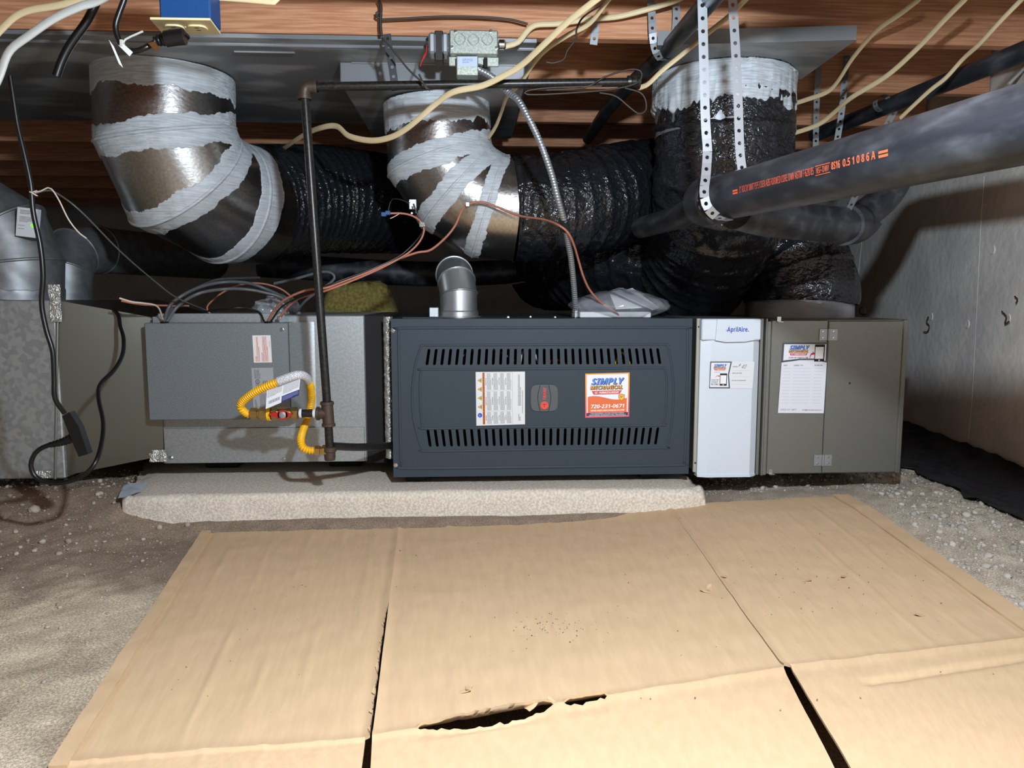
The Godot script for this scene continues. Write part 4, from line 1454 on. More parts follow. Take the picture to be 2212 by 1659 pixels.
	fine_print(im, 150, 146, 142, 44, Color(0.6, 0.64, 0.8), 6, 33)
	for i in 26:
		if i % 3 != 1:
			im.fill_rect(Rect2i(24 + i * 4, 128, 2 + i % 2, 34), Color(0.15, 0.15, 0.18))
	part(y, "tag", card(v3([-0.5053, 0.3974, -1.915, -0.4231, 0.428, -1.915, -0.4284, 0.3831, -1.915, -0.5103, 0.3495, -1.915])), printed(im), "white printed tag with a barcode and blue corner")
	settle(y)

# ---------- filter side ----------
func filter_side():
	# tan seam and galvanised frame between furnace and air cleaner
	var q0: Vector3 = Vector3(0.6357, 0.1229, -2.15)
	var q1: Vector3 = Vector3(0.6381, 0.5655, -2.15)
	var fr := thing("cleaner_frame", "galvanised mounting frame between furnace and white air cleaner", "frame")
	part(fr, "tan_strip", box(Vector3(q0.x + 0.001, q0.y, -2.16), Vector3(q0.x + 0.011, q1.y, -2.15), 0.001), M.tan_strip)
	for q in v3([0.6321, 0.542, -2.15, 0.6357, 0.1502, -2.15]):
		part(fr, "strip_hole", lathe([Vector2(0.0025, 0.0), Vector2(0.0025, 0.0006), Vector2(0, 0.0006)], Vector3(q0.x + 0.006, q.y, -2.15), Vector3.BACK, 10), M.matte_black)
	part(fr, "frame_body", box(Vector3(q0.x + 0.011, q0.y - 0.004, -2.165), Vector3(0.846, q1.y, -2.8), 0.002), M.brushed_sheet)
	var e0: Vector3 = Vector3(0.8155, 0.1135, -2.14)
	part(fr, "edge_channel", join([box(Vector3(e0.x + 0.003, e0.y, -2.166), Vector3(e0.x + 0.012, q1.y, -2.145), 0.001), box(Vector3(e0.x + 0.015, e0.y, -2.166), Vector3(e0.x + 0.02, q1.y, -2.135), 0.001)]), M.brushed_sheet)
	settle(fr)
	var t := thing("air_cleaner", "tall white air cleaner door with blue lettering beside the furnace", "air cleaner")
	var a: Vector3 = Vector3(0.6415, 0.1166, -2.13)
	var b: Vector3 = Vector3(0.8178, 0.5072, -2.13)
	var c0: Vector3 = Vector3(0.6426, 0.5056, -2.12)
	var c1: Vector3 = Vector3(0.8145, 0.5648, -2.12)
	var xl := (a.x + c0.x) / 2.0 + 0.002
	var xr := e0.x
	var sec := PackedVector2Array([Vector2(xl, -2.164), Vector2(xl, -2.137), Vector2(xl + 0.028, -2.128), Vector2(xr - 0.022, -2.128), Vector2(xr, -2.145), Vector2(xr, -2.164)])
	part(t, "door", plate(sec, Vector3(0, a.y, 0), Vector3.RIGHT, Vector3.BACK, Vector3.UP, b.y - a.y + 0.002), M.white_plastic)
	var foot := PackedVector2Array([Vector2(xl, -2.164), Vector2(xl, -2.134), Vector2(xl + 0.026, -2.125), Vector2(xr - 0.02, -2.125), Vector2(xr, -2.142), Vector2(xr, -2.164)])
	part(t, "door_foot", plate(foot, Vector3(0, a.y - 0.004, 0), Vector3.RIGHT, Vector3.BACK, Vector3.UP, 0.006), M.white_plastic)
	var cap := part(t, "cap", join([box(Vector3(c0.x, c0.y, -2.164), Vector3(c1.x - 0.003, c1.y, -2.122), 0.003)]), M.white_plastic)
	var hx0: Vector3 = Vector3(0.6801, 0.5061, -2.11)
	var hx1: Vector3 = Vector3(0.7931, 0.5058, -2.11)
	var hp := PackedVector2Array([Vector2(hx0.x, 0), Vector2(hx0.x + 0.004, 0.058), Vector2(hx1.x - 0.003, 0.058), Vector2(hx1.x, 0.001), Vector2(lerpf(hx0.x, hx1.x, 0.75), -0.004), Vector2(lerpf(hx0.x, hx1.x, 0.25), -0.005)])
	part(cap, "pull_handle", plate(hp, Vector3(0, c0.y, -2.123), Vector3.RIGHT, Vector3.UP, Vector3.BACK, 0.007), M.white_plastic)
	var w0: Vector3 = Vector3(0.7127, 0.5251, -2.115)
	var w1: Vector3 = Vector3(0.7739, 0.543, -2.115)
	part(cap, "cap_lettering", lettering("AprilAire.", true, w1.x - w0.x, w1.y - w0.y, func(x: float, y: float) -> Vector3: return Vector3(w0.x + x, w0.y + y, -2.1154)), M.blue_ink)
	part(cap, "cap_rays", join([box(Vector3(w0.x - 0.003, w0.y + 0.006, -2.1158), Vector3(w0.x, w0.y + 0.007, -2.1154)), box(Vector3(w0.x - 0.004, w0.y + 0.0085, -2.1158), Vector3(w0.x + 0.001, w0.y + 0.0095, -2.1154)), box(Vector3(w0.x + 0.004, w0.y + 0.019, -2.1158), Vector3(w0.x + 0.006, w0.y + 0.0205, -2.1154))]), M.blue_ink)
	var im := sheet(512, 304, Color(0.88, 0.88, 0.9))
	raster_poly(im, PackedVector2Array([Vector2(0, 0), Vector2(250, 0), Vector2(228, 150), Vector2(246, 304), Vector2(0, 304)]), Color(0.3, 0.32, 0.36))
	raster_poly(im, PackedVector2Array([Vector2(12, 12), Vector2(234, 12), Vector2(214, 150), Vector2(230, 292), Vector2(8, 292)]), Color(0.9, 0.9, 0.92))
	logo(im, 42, 30, 150)
	fine_print(im, 62, 108, 100, 5, Color(0.5, 0.5, 0.5), 1, 3)
	fine_print(im, 52, 120, 116, 6, Color(0.35, 0.35, 0.4), 1, 4)
	phone(im, 122, 134, 84, 140)
	swoosh(im, Vector2(64, 182), Vector2(108, 170), -12, 4)
	var slate := Color(0.22, 0.26, 0.38)
	write(im, "SCAN HERE", 18, 202, 90, 14, slate, true)
	write(im, "TO BUY", 24, 224, 78, 18, slate, true)
	write(im, "FILTERS", 20, 250, 86, 20, slate, true)
	var dk := Color(0.35, 0.36, 0.42)
	write(im, "BRAND", 268, 52, 56, 11, dk, true)
	write(im, "MERV RATING", 266, 126, 110, 11, dk, true)
	write(im, "FILTER DIMENSIONS", 264, 208, 164, 11, dk, true)
	for yy in [100, 172, 258]:
		im.fill_rect(Rect2i(268, yy, 205, 2), Color(0.72, 0.72, 0.75))
	var pen := Color(0.1, 0.1, 0.13)
	write(im, "#", 330, 22, 30, 34, pen, false, 0.4)
	write(im, "413", 366, 34, 62, 44, pen, false, 0.35)
	part(t, "filter_sticker", card(v3([0.6703, 0.4452, -2.127, 0.7971, 0.4447, -2.127, 0.7938, 0.3683, -2.127, 0.6692, 0.3697, -2.127])), printed(im), "white filter reminder sticker with handwriting")
	settle(t)

	# sheet metal cabinet with two doors
	var f := thing("filter_cabinet", "square galvanised return cabinet with two hinged doors", "cabinet")
	var l: Vector3 = Vector3(0.8304, 0.1147, -2.14)
	var r: Vector3 = Vector3(1.245, 0.5624, -2.14)
	part(f, "body", box(Vector3(0.8475, l.y, -2.15), Vector3(r.x + 0.006, r.y, -2.82), 0.002), M.brushed_sheet)
	var s: Vector3 = Vector3(1.011, 0.3374, -2.14)
	part(f, "side_flange", box(Vector3(l.x + 0.004, l.y, -2.152), Vector3(l.x + 0.016, r.y - 0.004, -2.136), 0.002), M.brushed_sheet)
	var d1 := part(f, "left_door", box(Vector3(l.x + 0.018, l.y + 0.003, -2.151), Vector3(s.x + 0.002, r.y - 0.002, -2.1415), 0.002), M.brushed_sheet)
	var d2 := part(f, "right_door", box(Vector3(s.x + 0.0025, l.y + 0.004, -2.151), Vector3(r.x - 0.014, r.y - 0.004, -2.139), 0.002), M.brushed_sheet)
	part(f, "side_flange", box(Vector3(r.x - 0.012, l.y, -2.152), Vector3(r.x + 0.004, r.y, -2.142), 0.003), M.brushed_sheet)
	part(d2, "peg_hole", lathe([Vector2(0.0028, 0), Vector2(0.0028, 0.0006), Vector2(0, 0.0006)], Vector3(Vector3(1.082, 0.3802, -2.14).x, Vector3(1.082, 0.3802, -2.14).y, -2.139), Vector3.BACK, 12), M.matte_black)
	for yy in [Vector3(1.02, 0.5193, -2.14).y, Vector3(1.012, 0.1563, -2.14).y]:
		var h := part(f, "hinge", join([box(Vector3(s.x - 0.024, yy - 0.0165, -2.1412), Vector3(s.x + 0.0, yy + 0.0165, -2.1385), 0.0005), box(Vector3(s.x + 0.004, yy - 0.0165, -2.139), Vector3(s.x + 0.028, yy + 0.0165, -2.1365), 0.0005), tube(PackedVector3Array([Vector3(s.x + 0.002, yy - 0.017, -2.1365), Vector3(s.x + 0.002, yy + 0.017, -2.1365)]), 0.003, 10, 0.02)]), M.strap_steel)
		for dx in [-0.014, 0.016]:
			for dy in [-0.009, 0.009]:
				part(h, "rivet", lathe([Vector2(0.0035, 0), Vector2(0.003, 0.0015), Vector2(0, 0.002)], Vector3(s.x + dx, yy + dy, -2.1385 if dx < 0 else -2.1365), Vector3.BACK, 10), M.bright_steel)
	for q in v3([0.8708, 0.5629, -2.138, 0.862, 0.1243, -2.138]):
		part(f, "latch_clip", join([box(Vector3(q.x - 0.008, q.y - 0.006, -2.1415), Vector3(q.x + 0.004, q.y + 0.008, -2.139), 0.0005), box(Vector3(q.x - 0.008, q.y - 0.008, -2.1415), Vector3(q.x + 0.008, q.y - 0.005, -2.131), 0.0005)]), M.bright_steel)
	im = sheet(260, 400, Color(0.88, 0.88, 0.91))
	raster_poly(im, PackedVector2Array([Vector2(0, 0), Vector2(260, 0), Vector2(260, 112), Vector2(190, 98), Vector2(100, 98), Vector2(0, 112)]), Color(0.3, 0.32, 0.36))
	raster_poly(im, PackedVector2Array([Vector2(8, 8), Vector2(252, 8), Vector2(252, 102), Vector2(190, 89), Vector2(100, 89), Vector2(8, 100)]), Color(0.9, 0.9, 0.93))
	logo(im, 36, 16, 118)
	write(im, "SCAN HERE TO BUY FILTERS", 38, 80, 112, 8, Color(0.2, 0.2, 0.25), true)
	phone(im, 186, 10, 58, 96)
	swoosh(im, Vector2(160, 92), Vector2(178, 62), -8, 4)
	write(im, "DATE", 14, 124, 20, 7, dk, true)
	write(im, "SERVICE TYPE", 70, 124, 54, 7, dk, true)
	write(im, "TECHNICIAN", 190, 124, 46, 7, dk, true)
	for i in 12:
		for seg in [[12, 42], [70, 100], [188, 52]]:
			im.fill_rect(Rect2i(seg[0], 144 + i * 18, seg[1], 1), Color(0.66, 0.66, 0.7))
	write(im, "(720) 231-0671", 14, 376, 88, 11, dk, false)
	write(im, "simplymechanicalco.com", 136, 378, 112, 9, dk, true)
	part(d1, "service_record_sheet", card(v3([0.8825, 0.4967, -2.14, 1.013, 0.4969, -2.14, 1.01, 0.2937, -2.14, 0.8755, 0.2954, -2.14])), printed(im, 0.7), "white service record sheet with phone number")
	settle(f)

# ---------- left ----------
func left_plenum():
	var t := thing("supply_plenum", "spangled galvanised supply plenum at the far left", "plenum")
	var a: Vector3 = Vector3(-1.175, 0.1263, -2.15)
	var b: Vector3 = Vector3(-1.126, 0.6177, -2.15)
	part(t, "plenum_box", box(Vector3(-1.95, a.y, -2.15), Vector3(b.x, b.y, -2.85), 0.003), M.spangled)
	var q := v3([-1.125, 0.6177, -2.152, -1.173, 0.1258, -2.152])
	var w := v3([-0.8836, 0.5654, -2.235, -0.89, 0.1708, -2.235])
	part(t, "transition", hexa(PackedVector3Array([q[0] + Vector3(0.0005, 0, 0), w[0], w[1], q[1] + Vector3(0.004, 0, 0)]), PackedVector3Array([q[0] + Vector3(0.0005, 0, -0.69), w[0] + Vector3(0, 0, -0.5), w[1] + Vector3(0, 0, -0.5), q[1] + Vector3(0.004, 0, -0.69)])), M.shaded_sheet)
	part(t, "corner_bead", tube(PackedVector3Array([q[0] + Vector3(0.01, 0, 0.002), q[1] + Vector3(0.02, 0, 0.002)]), 0.004, 8, 0.03), M.brushed_sheet)
	for k in 3:
		var c0: Vector3 = [Vector3(-1.119, 0.609, -2.148), Vector3(-0.901, 0.172, -2.23), Vector3(-1.179, 0.1403, -2.146)][k]
		var sz: Vector2 = [Vector2(0.03, 0.1), Vector2(0.05, 0.035), Vector2(0.04, 0.02)][k]
		var v := PackedVector3Array()
		for j in 24:
			for i in 14:
				var u := Vector2((i / 13.0 - 0.5) * sz.x, (j / 23.0 - 0.5) * sz.y)
				var p := Vector3(u.x, u.y, k * 2.0)
				v.append(c0 + Vector3(u.x, u.y, 0.006 + 0.006 * noise3(p, 40.0)))
		part(t, "foil_tape", grid(v, 14, 24), M.foil)
	settle(t)
	# pipes leaving the plenum
	var e := thing("plenum_elbow", "dull grey round duct elbow on top of the plenum", "duct elbow")
	var p := v3([-1.4, 0.6075, -2.45, -1.392, 0.7242, -2.45, -1.424, 0.8131, -2.45, -1.507, 0.8652, -2.45])
	p[0].y = 0.622
	var rings := gore_rings(p, 0.134, 96)
	for k in 3:
		part(e, "gore", gore_mesh(rings[k], rings[k + 1]), M.old_sheet)
	for k in [1, 2]:
		part(e, "joint_bead", hoop(rings[k], 0.005), M.old_sheet)
	part(e, "collar_mastic", mastic_band(p, rings, 0, 0.0, 0.035, 0.012, 3.0), M.old_sheet)
	settle(e)
	e = thing("branch_elbow", "smaller grey duct elbow rising behind the plenum elbow", "duct elbow")
	p = v3([-1.389, 0.606, -2.72, -1.38, 0.7157, -2.72, -1.377, 0.78, -2.78, -1.346, 0.7971, -2.9, -1.139, 0.791, -3.5])
	p[0].y = 0.622
	rings = gore_rings(p, 0.083, 72)
	for k in 4:
		part(e, "gore", gore_mesh(rings[k], rings[k + 1]), M.old_sheet)
	for k in [1, 2, 3]:
		part(e, "joint_bead", hoop(rings[k], 0.004), M.old_sheet)
	settle(e)
	# white sensor with a green light
	var s := thing("leak_sensor", "white rectangular alarm sensor with a green light by the plenum", "sensor")
	var c := v3([-1.307, 0.8846, -2.335, -1.252, 0.8784, -2.335, -1.264, 0.7965, -2.335, -1.318, 0.8029, -2.335])
	part(s, "housing", hexa(c, PackedVector3Array([c[0] + Vector3(0, 0, -0.02), c[1] + Vector3(0, 0, -0.02), c[2] + Vector3(0, 0, -0.02), c[3] + Vector3(0, 0, -0.02)])), M.white_plastic)
	var im := sheet(120, 170, Color(0.87, 0.88, 0.9))
	fine_print(im, 18, 14, 92, 26, Color(0.4, 0.4, 0.44), 4, 61)
	fine_print(im, 16, 52, 92, 36, Color(0.4, 0.4, 0.44), 5, 62)
	im.fill_rect(Rect2i(10, 104, 40, 2), Color(0.3, 0.3, 0.32))
	im.fill_rect(Rect2i(10, 124, 40, 2), Color(0.3, 0.3, 0.32))
	part(s, "front_print", card(c, 0.001), printed(im))
	var led: Vector3 = Vector3(-1.268, 0.8314, -2.333)
	part(s, "led", lathe([Vector2(0.004, 0), Vector2(0.0035, 0.002), Vector2(0, 0.003)], led, Vector3.BACK, 12), M.green_led)
	settle(s)

# ---------- ducts ----------
func ducts():
	# overhead trunk
	var t := thing("trunk_duct", "smeared grey sheet metal trunk duct under the joists", "duct")
	var y := 1.279
	part(t, "trunk_body", box(Vector3(-1.75, 1.262, -2.075), Vector3(0.17, y - 0.0005, -2.95), 0.003), M.smeared_sheet)
	part(t, "trunk_flange", box(Vector3(-1.6, 1.268, -2.034), Vector3(0.17, y - 0.0005, -2.076), 0.001), M.smeared_sheet)
	part(t, "lower_step", box(Vector3(Vector3(-0.3548, 1.2, -2.2).x, 1.205, -2.2), Vector3(0.15, 1.263, -2.9), 0.003), M.smeared_sheet)
	for q in [[v3([-0.6128, 1.299, -2.12, -0.4577, 1.13, -2.12])], [v3([-0.3232, 1.209, -2.2, 0.1332, 1.223, -2.2])]]:
		var line: PackedVector3Array = q[0]
		for i in 2:
			line[i].y = 1.2605
		part(t, "seam", tube(line, 0.003, 6, 0.05), M.smeared_sheet)
	settle(t)
	# big elbow
	var a := thing("large_duct_elbow", "large shiny duct elbow with grey sealant bands, the wider one", "duct elbow", "galvanised duct elbows")
	var p := v3([-0.8832, 1.309, -2.36, -0.8857, 1.096, -2.36, -0.8526, 0.9778, -2.4, -0.7782, 0.9252, -2.52, -0.7193, 0.9253, -2.64])
	p[0].y = 1.2615
	var rings := gore_rings(p, 0.19, 240)
	for k in 4:
		part(a, "gore", gore_mesh(rings[k], rings[k + 1]), M.duct_sheet)
	for k in [1, 2, 3]:
		part(a, "joint_bead", hoop(rings[k], 0.006), M.mastic)
	part(a, "sealant_band", mastic_band(p, rings, 0, 0.0, 0.068, 0.02, 1.0), M.mastic)
	part(a, "sealant_band", mastic_band(p, rings, 1, 0.04, 0.05, 0.016, 4.0), M.mastic)
	part(a, "sealant_band", mastic_band(p, rings, 2, 0.045, 0.05, 0.02, 7.0), M.mastic)
	part(a, "sealant_band", mastic_band(p, rings, 3, 0.035, 0.06, 0.012, 10.0), M.mastic)
	settle(a)
	single("flex_duct", flex_mesh(v3([-0.7439, 0.9264, -2.6, -0.6703, 0.945, -2.7, -0.5433, 0.9739, -2.85, -0.3985, 0.9833, -3, -0.2307, 1.004, -3.35]), 0.185, 0.03, 0.006, 3.0), M.black_film, "glossy black flexible duct running back from the wider elbow", "flexible duct", "black flexible ducts")
	# smaller elbow
	var b := thing("duct_elbow", "shiny duct elbow crossed by pink wire, above the flue", "duct elbow", "galvanised duct elbows")
	p = v3([-0.1018, 1.216, -2.41, -0.0939, 1.04, -2.41, -0.0383, 0.9553, -2.41, 0.0522, 0.9031, -2.41, 0.1434, 0.8938, -2.41])
	p[0].y = 1.2045
	rings = gore_rings(p, 0.157, 220)
	for k in 4:
		part(b, "gore", gore_mesh(rings[k], rings[k + 1]), M.duct_sheet)
	for k in [1, 2, 3]:
		part(b, "joint_bead", hoop(rings[k], 0.005), M.mastic)
	part(b, "sealant_band", mastic_band(p, rings, 0, 0.0, 0.075, 0.03, 21.0), M.mastic)
	part(b, "sealant_band", mastic_band(p, rings, 1, 0.035, 0.04, 0.014, 24.0), M.mastic)
	part(b, "sealant_band", mastic_band(p, rings, 2, 0.034, 0.034, 0.012, 27.0), M.mastic)
	part(b, "sealant_band", mastic_band(p, rings, 3, 0.025, 0.02, 0.012, 30.0), M.mastic)
	settle(b)
	single("flex_duct", flex_mesh(v3([0.1258, 0.894, -2.4, 0.2322, 0.8986, -2.41, 0.3689, 0.9252, -2.46, 0.5494, 0.9828, -2.62, 0.7957, 1.059, -2.95, 1.102, 1.137, -3.4]), 0.158, 0.043, 0.008, 8.0), M.black_film, "glossy black flexible duct running right from the elbow with pink wire", "flexible duct", "black flexible ducts")
	# return drop at the right
	var c := thing("return_boot", "sealant-smeared sheet boot and collar under the right-hand joists", "duct boot")
	var bc: Vector3 = Vector3(0.7199, 1.251, -2.24)
	var plate_pts := v3([0.4637, 1.245, -1.964, 0.9359, 1.245, -1.899, 0.946, 1.245, -2.239, 0.5633, 1.245, -2.346])
	part(c, "boot_plate", hexa(plate_pts, PackedVector3Array([plate_pts[0] + Vector3(0, 0.034, 0), plate_pts[1] + Vector3(0, 0.034, 0), plate_pts[2] + Vector3(0, 0.034, 0), plate_pts[3] + Vector3(0, 0.034, 0)])), M.smeared_sheet)
	p = PackedVector3Array([Vector3(bc.x, 1.244, bc.z), Vector3(bc.x, 1.08, bc.z)])
	rings = gore_rings(p, 0.189, 220)
	part(c, "collar", gore_mesh(rings[0], rings[1]), M.old_sheet)
	part(c, "sealant_band", mastic_band(p, rings, 0, 0.0, 0.1, 0.045, 41.0, 0.014), M.mastic)
	settle(c)
	var rc := thing("return_collar", "dark sealed collar on top of the right-hand cabinet", "duct collar")
	var cc: Vector3 = Vector3(1.071, 0.5537, -2.48)
	cc.y = Vector3(1.245, 0.5624, -2.14).y
	p = PackedVector3Array([cc, cc + Vector3(0, 0.075, 0)])
	rings = gore_rings(p, 0.166, 160)
	part(rc, "collar", gore_mesh(rings[0], rings[1]), M.old_sheet)
	part(rc, "sealant_band", mastic_band(p, rings, 0, 0.0, 0.05, 0.012, 51.0), M.smeared_sheet)
	settle(rc)
	var rf := thing("return_flex_duct", "glossy black flexible duct behind the straps, bending into the cabinet collar", "flexible duct", "black flexible ducts")
	part(rf, "upper_run", flex_mesh(v3([0.7221, 1.178, -2.24, 0.724, 1.117, -2.24, 0.7309, 1.016, -2.26, 0.7467, 0.8936, -2.34, 0.7562, 0.7517, -2.55, 0.7308, 0.6303, -2.8]), 0.193, 0.062, 0.010, 15.0), M.black_film)
	part(rf, "lower_run", flex_mesh(PackedVector3Array([cc + Vector3(0, 0.045, 0), cc + Vector3(0.0, 0.11, -0.005), cc + Vector3(-0.05, 0.21, -0.05), cc + Vector3(-0.2, 0.255, -0.13), cc + Vector3(-0.4, 0.21, -0.2), cc + Vector3(-0.6, 0.195, -0.4), cc + Vector3(-0.75, 0.19, -0.8)]), 0.172, 0.05, 0.012, 24.0, 100, 0.0055, 0.04), M.black_film)
	settle(rf)

# ---------- drains ----------
func drain_pipes():
	var t := thing("drain_pipe", "thick black plastic drain pipe with orange print, slung in straps", "pipe")
	var a: Vector3 = Vector3(0.5305, 0.8342, -1.68)
	var b: Vector3 = Vector3(0.6374, 0.8206, -0.882)
	var d := (b - a).normalized()
	var e := b + d * 0.5
	part(t, "main_run", tube(PackedVector3Array([a, e]), 0.0465, 40, 0.2), M.abs_plastic)
	part(t, "hub", lathe([Vector2(0.044, -0.06), Vector2(0.0505, -0.058), Vector2(0.053, -0.05), Vector2(0.053, 0.012), Vector2(0.05, 0.016), Vector2(0.0465, 0.017)], a, d, 40), M.abs_plastic)
	part(t, "back_run", tube(PackedVector3Array([a - d * 0.05, Vector3(0.5295, 0.8297, -2), Vector3(0.4941, 0.8263, -2.25)]), 0.03, 24, 0.05), M.abs_plastic)
	part(t, "branch", tube(v3([0.5909, 0.8194, -1.72, 0.6775, 0.8099, -1.78, 0.8159, 0.8067, -1.87, 0.9795, 0.8091, -1.97]), 0.0445, 32, 0.03), M.abs_plastic)
	var h: Vector3 = Vector3(0.9844, 0.8112, -1.98)
	part(t, "branch_hub", tube(v3([0.9501, 0.8082, -1.95, 1.019, 0.82, -2.02, 1.04, 0.8442, -2.02]), 0.052, 32, 0.02), M.abs_plastic)
	part(t, "branch_riser", tube(PackedVector3Array([Vector3(1.031, 0.8345, -2.02), Vector3(1.12, 0.9, -2.06), Vector3(1.152, 0.995, -2.02), Vector3(1.15, 1.0, -1.95), Vector3(1.134, 0.986, -1.7), Vector3(1.115, 0.966, -1.35), Vector3(1.09, 0.945, -0.9)]), 0.04, 28, 0.03), M.abs_plastic)
	# orange print along the side that faces the viewer
	var s0: Vector3 = Vector3(0.5343, 0.8293, -1.5)
	var side := Vector3(0, 0, 0)
	var eye := Vector3(0, 0.62, 0)
	var from := (s0 - a).dot(d)
	var foot := a + d * from
	var out := (eye - foot)
	out = (out - d * out.dot(d)).normalized()
	var up := d.cross(out).normalized()
	if up.y < 0:
		up = -up
	var wrap := func(along: float, high: float) -> Vector3:
		var ang := (high + 0.002) / 0.0465
		return a + d * along + (out * cos(ang) + up * sin(ang)) * 0.0468
	var at := 0.175
	for w in [["=", 0.02, 0.008], ["3\" ROCKY MNT PIPE COEX ABS FORMED CORE DWV ASTM F 628 85", 0.25, 0.0115], ["NSF-DWV", 0.034, 0.009], ["8S16", 0.022, 0.0115], ["0.5 1 0 8 6 A", 0.075, 0.0115], ["=", 0.02, 0.009]]:
		var start := at
		var ww: float = w[1]
		var hh: float = w[2]
		var reach: Callable = wrap
		part(t, "printed_lettering", lettering(w[0], w[0].length() < 20 and w[0] != "NSF-DWV", ww, hh, func(x: float, yy: float) -> Vector3: return reach.call(start + x, yy)), M.orange_ink)
		if w[0] == "NSF-DWV":
			for edge in [[-0.003, -0.003, ww + 0.006, 0.001], [-0.003, hh + 0.002, ww + 0.006, 0.001]]:
				var ed: Array = edge
				var v := PackedVector3Array()
				for j in 2:
					for i in 6:
						v.append(reach.call(start + ed[0] + ed[2] * i / 5.0, ed[1] + ed[3] * j))
				part(t, "print_frame", grid(v, 6, 2), M.orange_ink)
		at += ww + 0.007
	settle(t)
	# two thinner pipes running front to back
	single("waste_pipe", tube(stretched(v3([0.5011, 1.252, -2.04, 0.4704, 1.196, -1.34]), 1.9), 0.0205, 24, 0.2), M.abs_plastic, "black pipe slanting up out of frame over the gas line", "pipe", "thin black pipes")
	single("waste_pipe", tube(stretched(v3([1.22, 1.198, -2.75, 1.231, 1.167, -1.72, 1.213, 1.14, -1.2]), 3.0), 0.0235, 24, 0.2), M.abs_plastic, "black pipe between the cables above the thick drain pipe", "pipe", "thin black pipes")
	single("waste_pipe", tube(v3([0.4473, 1.228, -3, 0.46, 1.249, -2.5, 0.5109, 1.26, -2.06]), 0.0205, 20, 0.2), M.abs_plastic, "dark pipe slanting down behind the overhead gas line", "pipe", "thin black pipes")
	single("waste_pipe", tube(v3([-0.8582, 0.7582, -3.2, -0.1104, 0.7223, -3.2, 0.5987, 0.7654, -3.2, 0.9294, 0.7853, -3.2]), 0.05, 24, 0.1), M.abs_plastic, "dark pipe crossing the gloom behind the flue", "pipe", "thin black pipes")

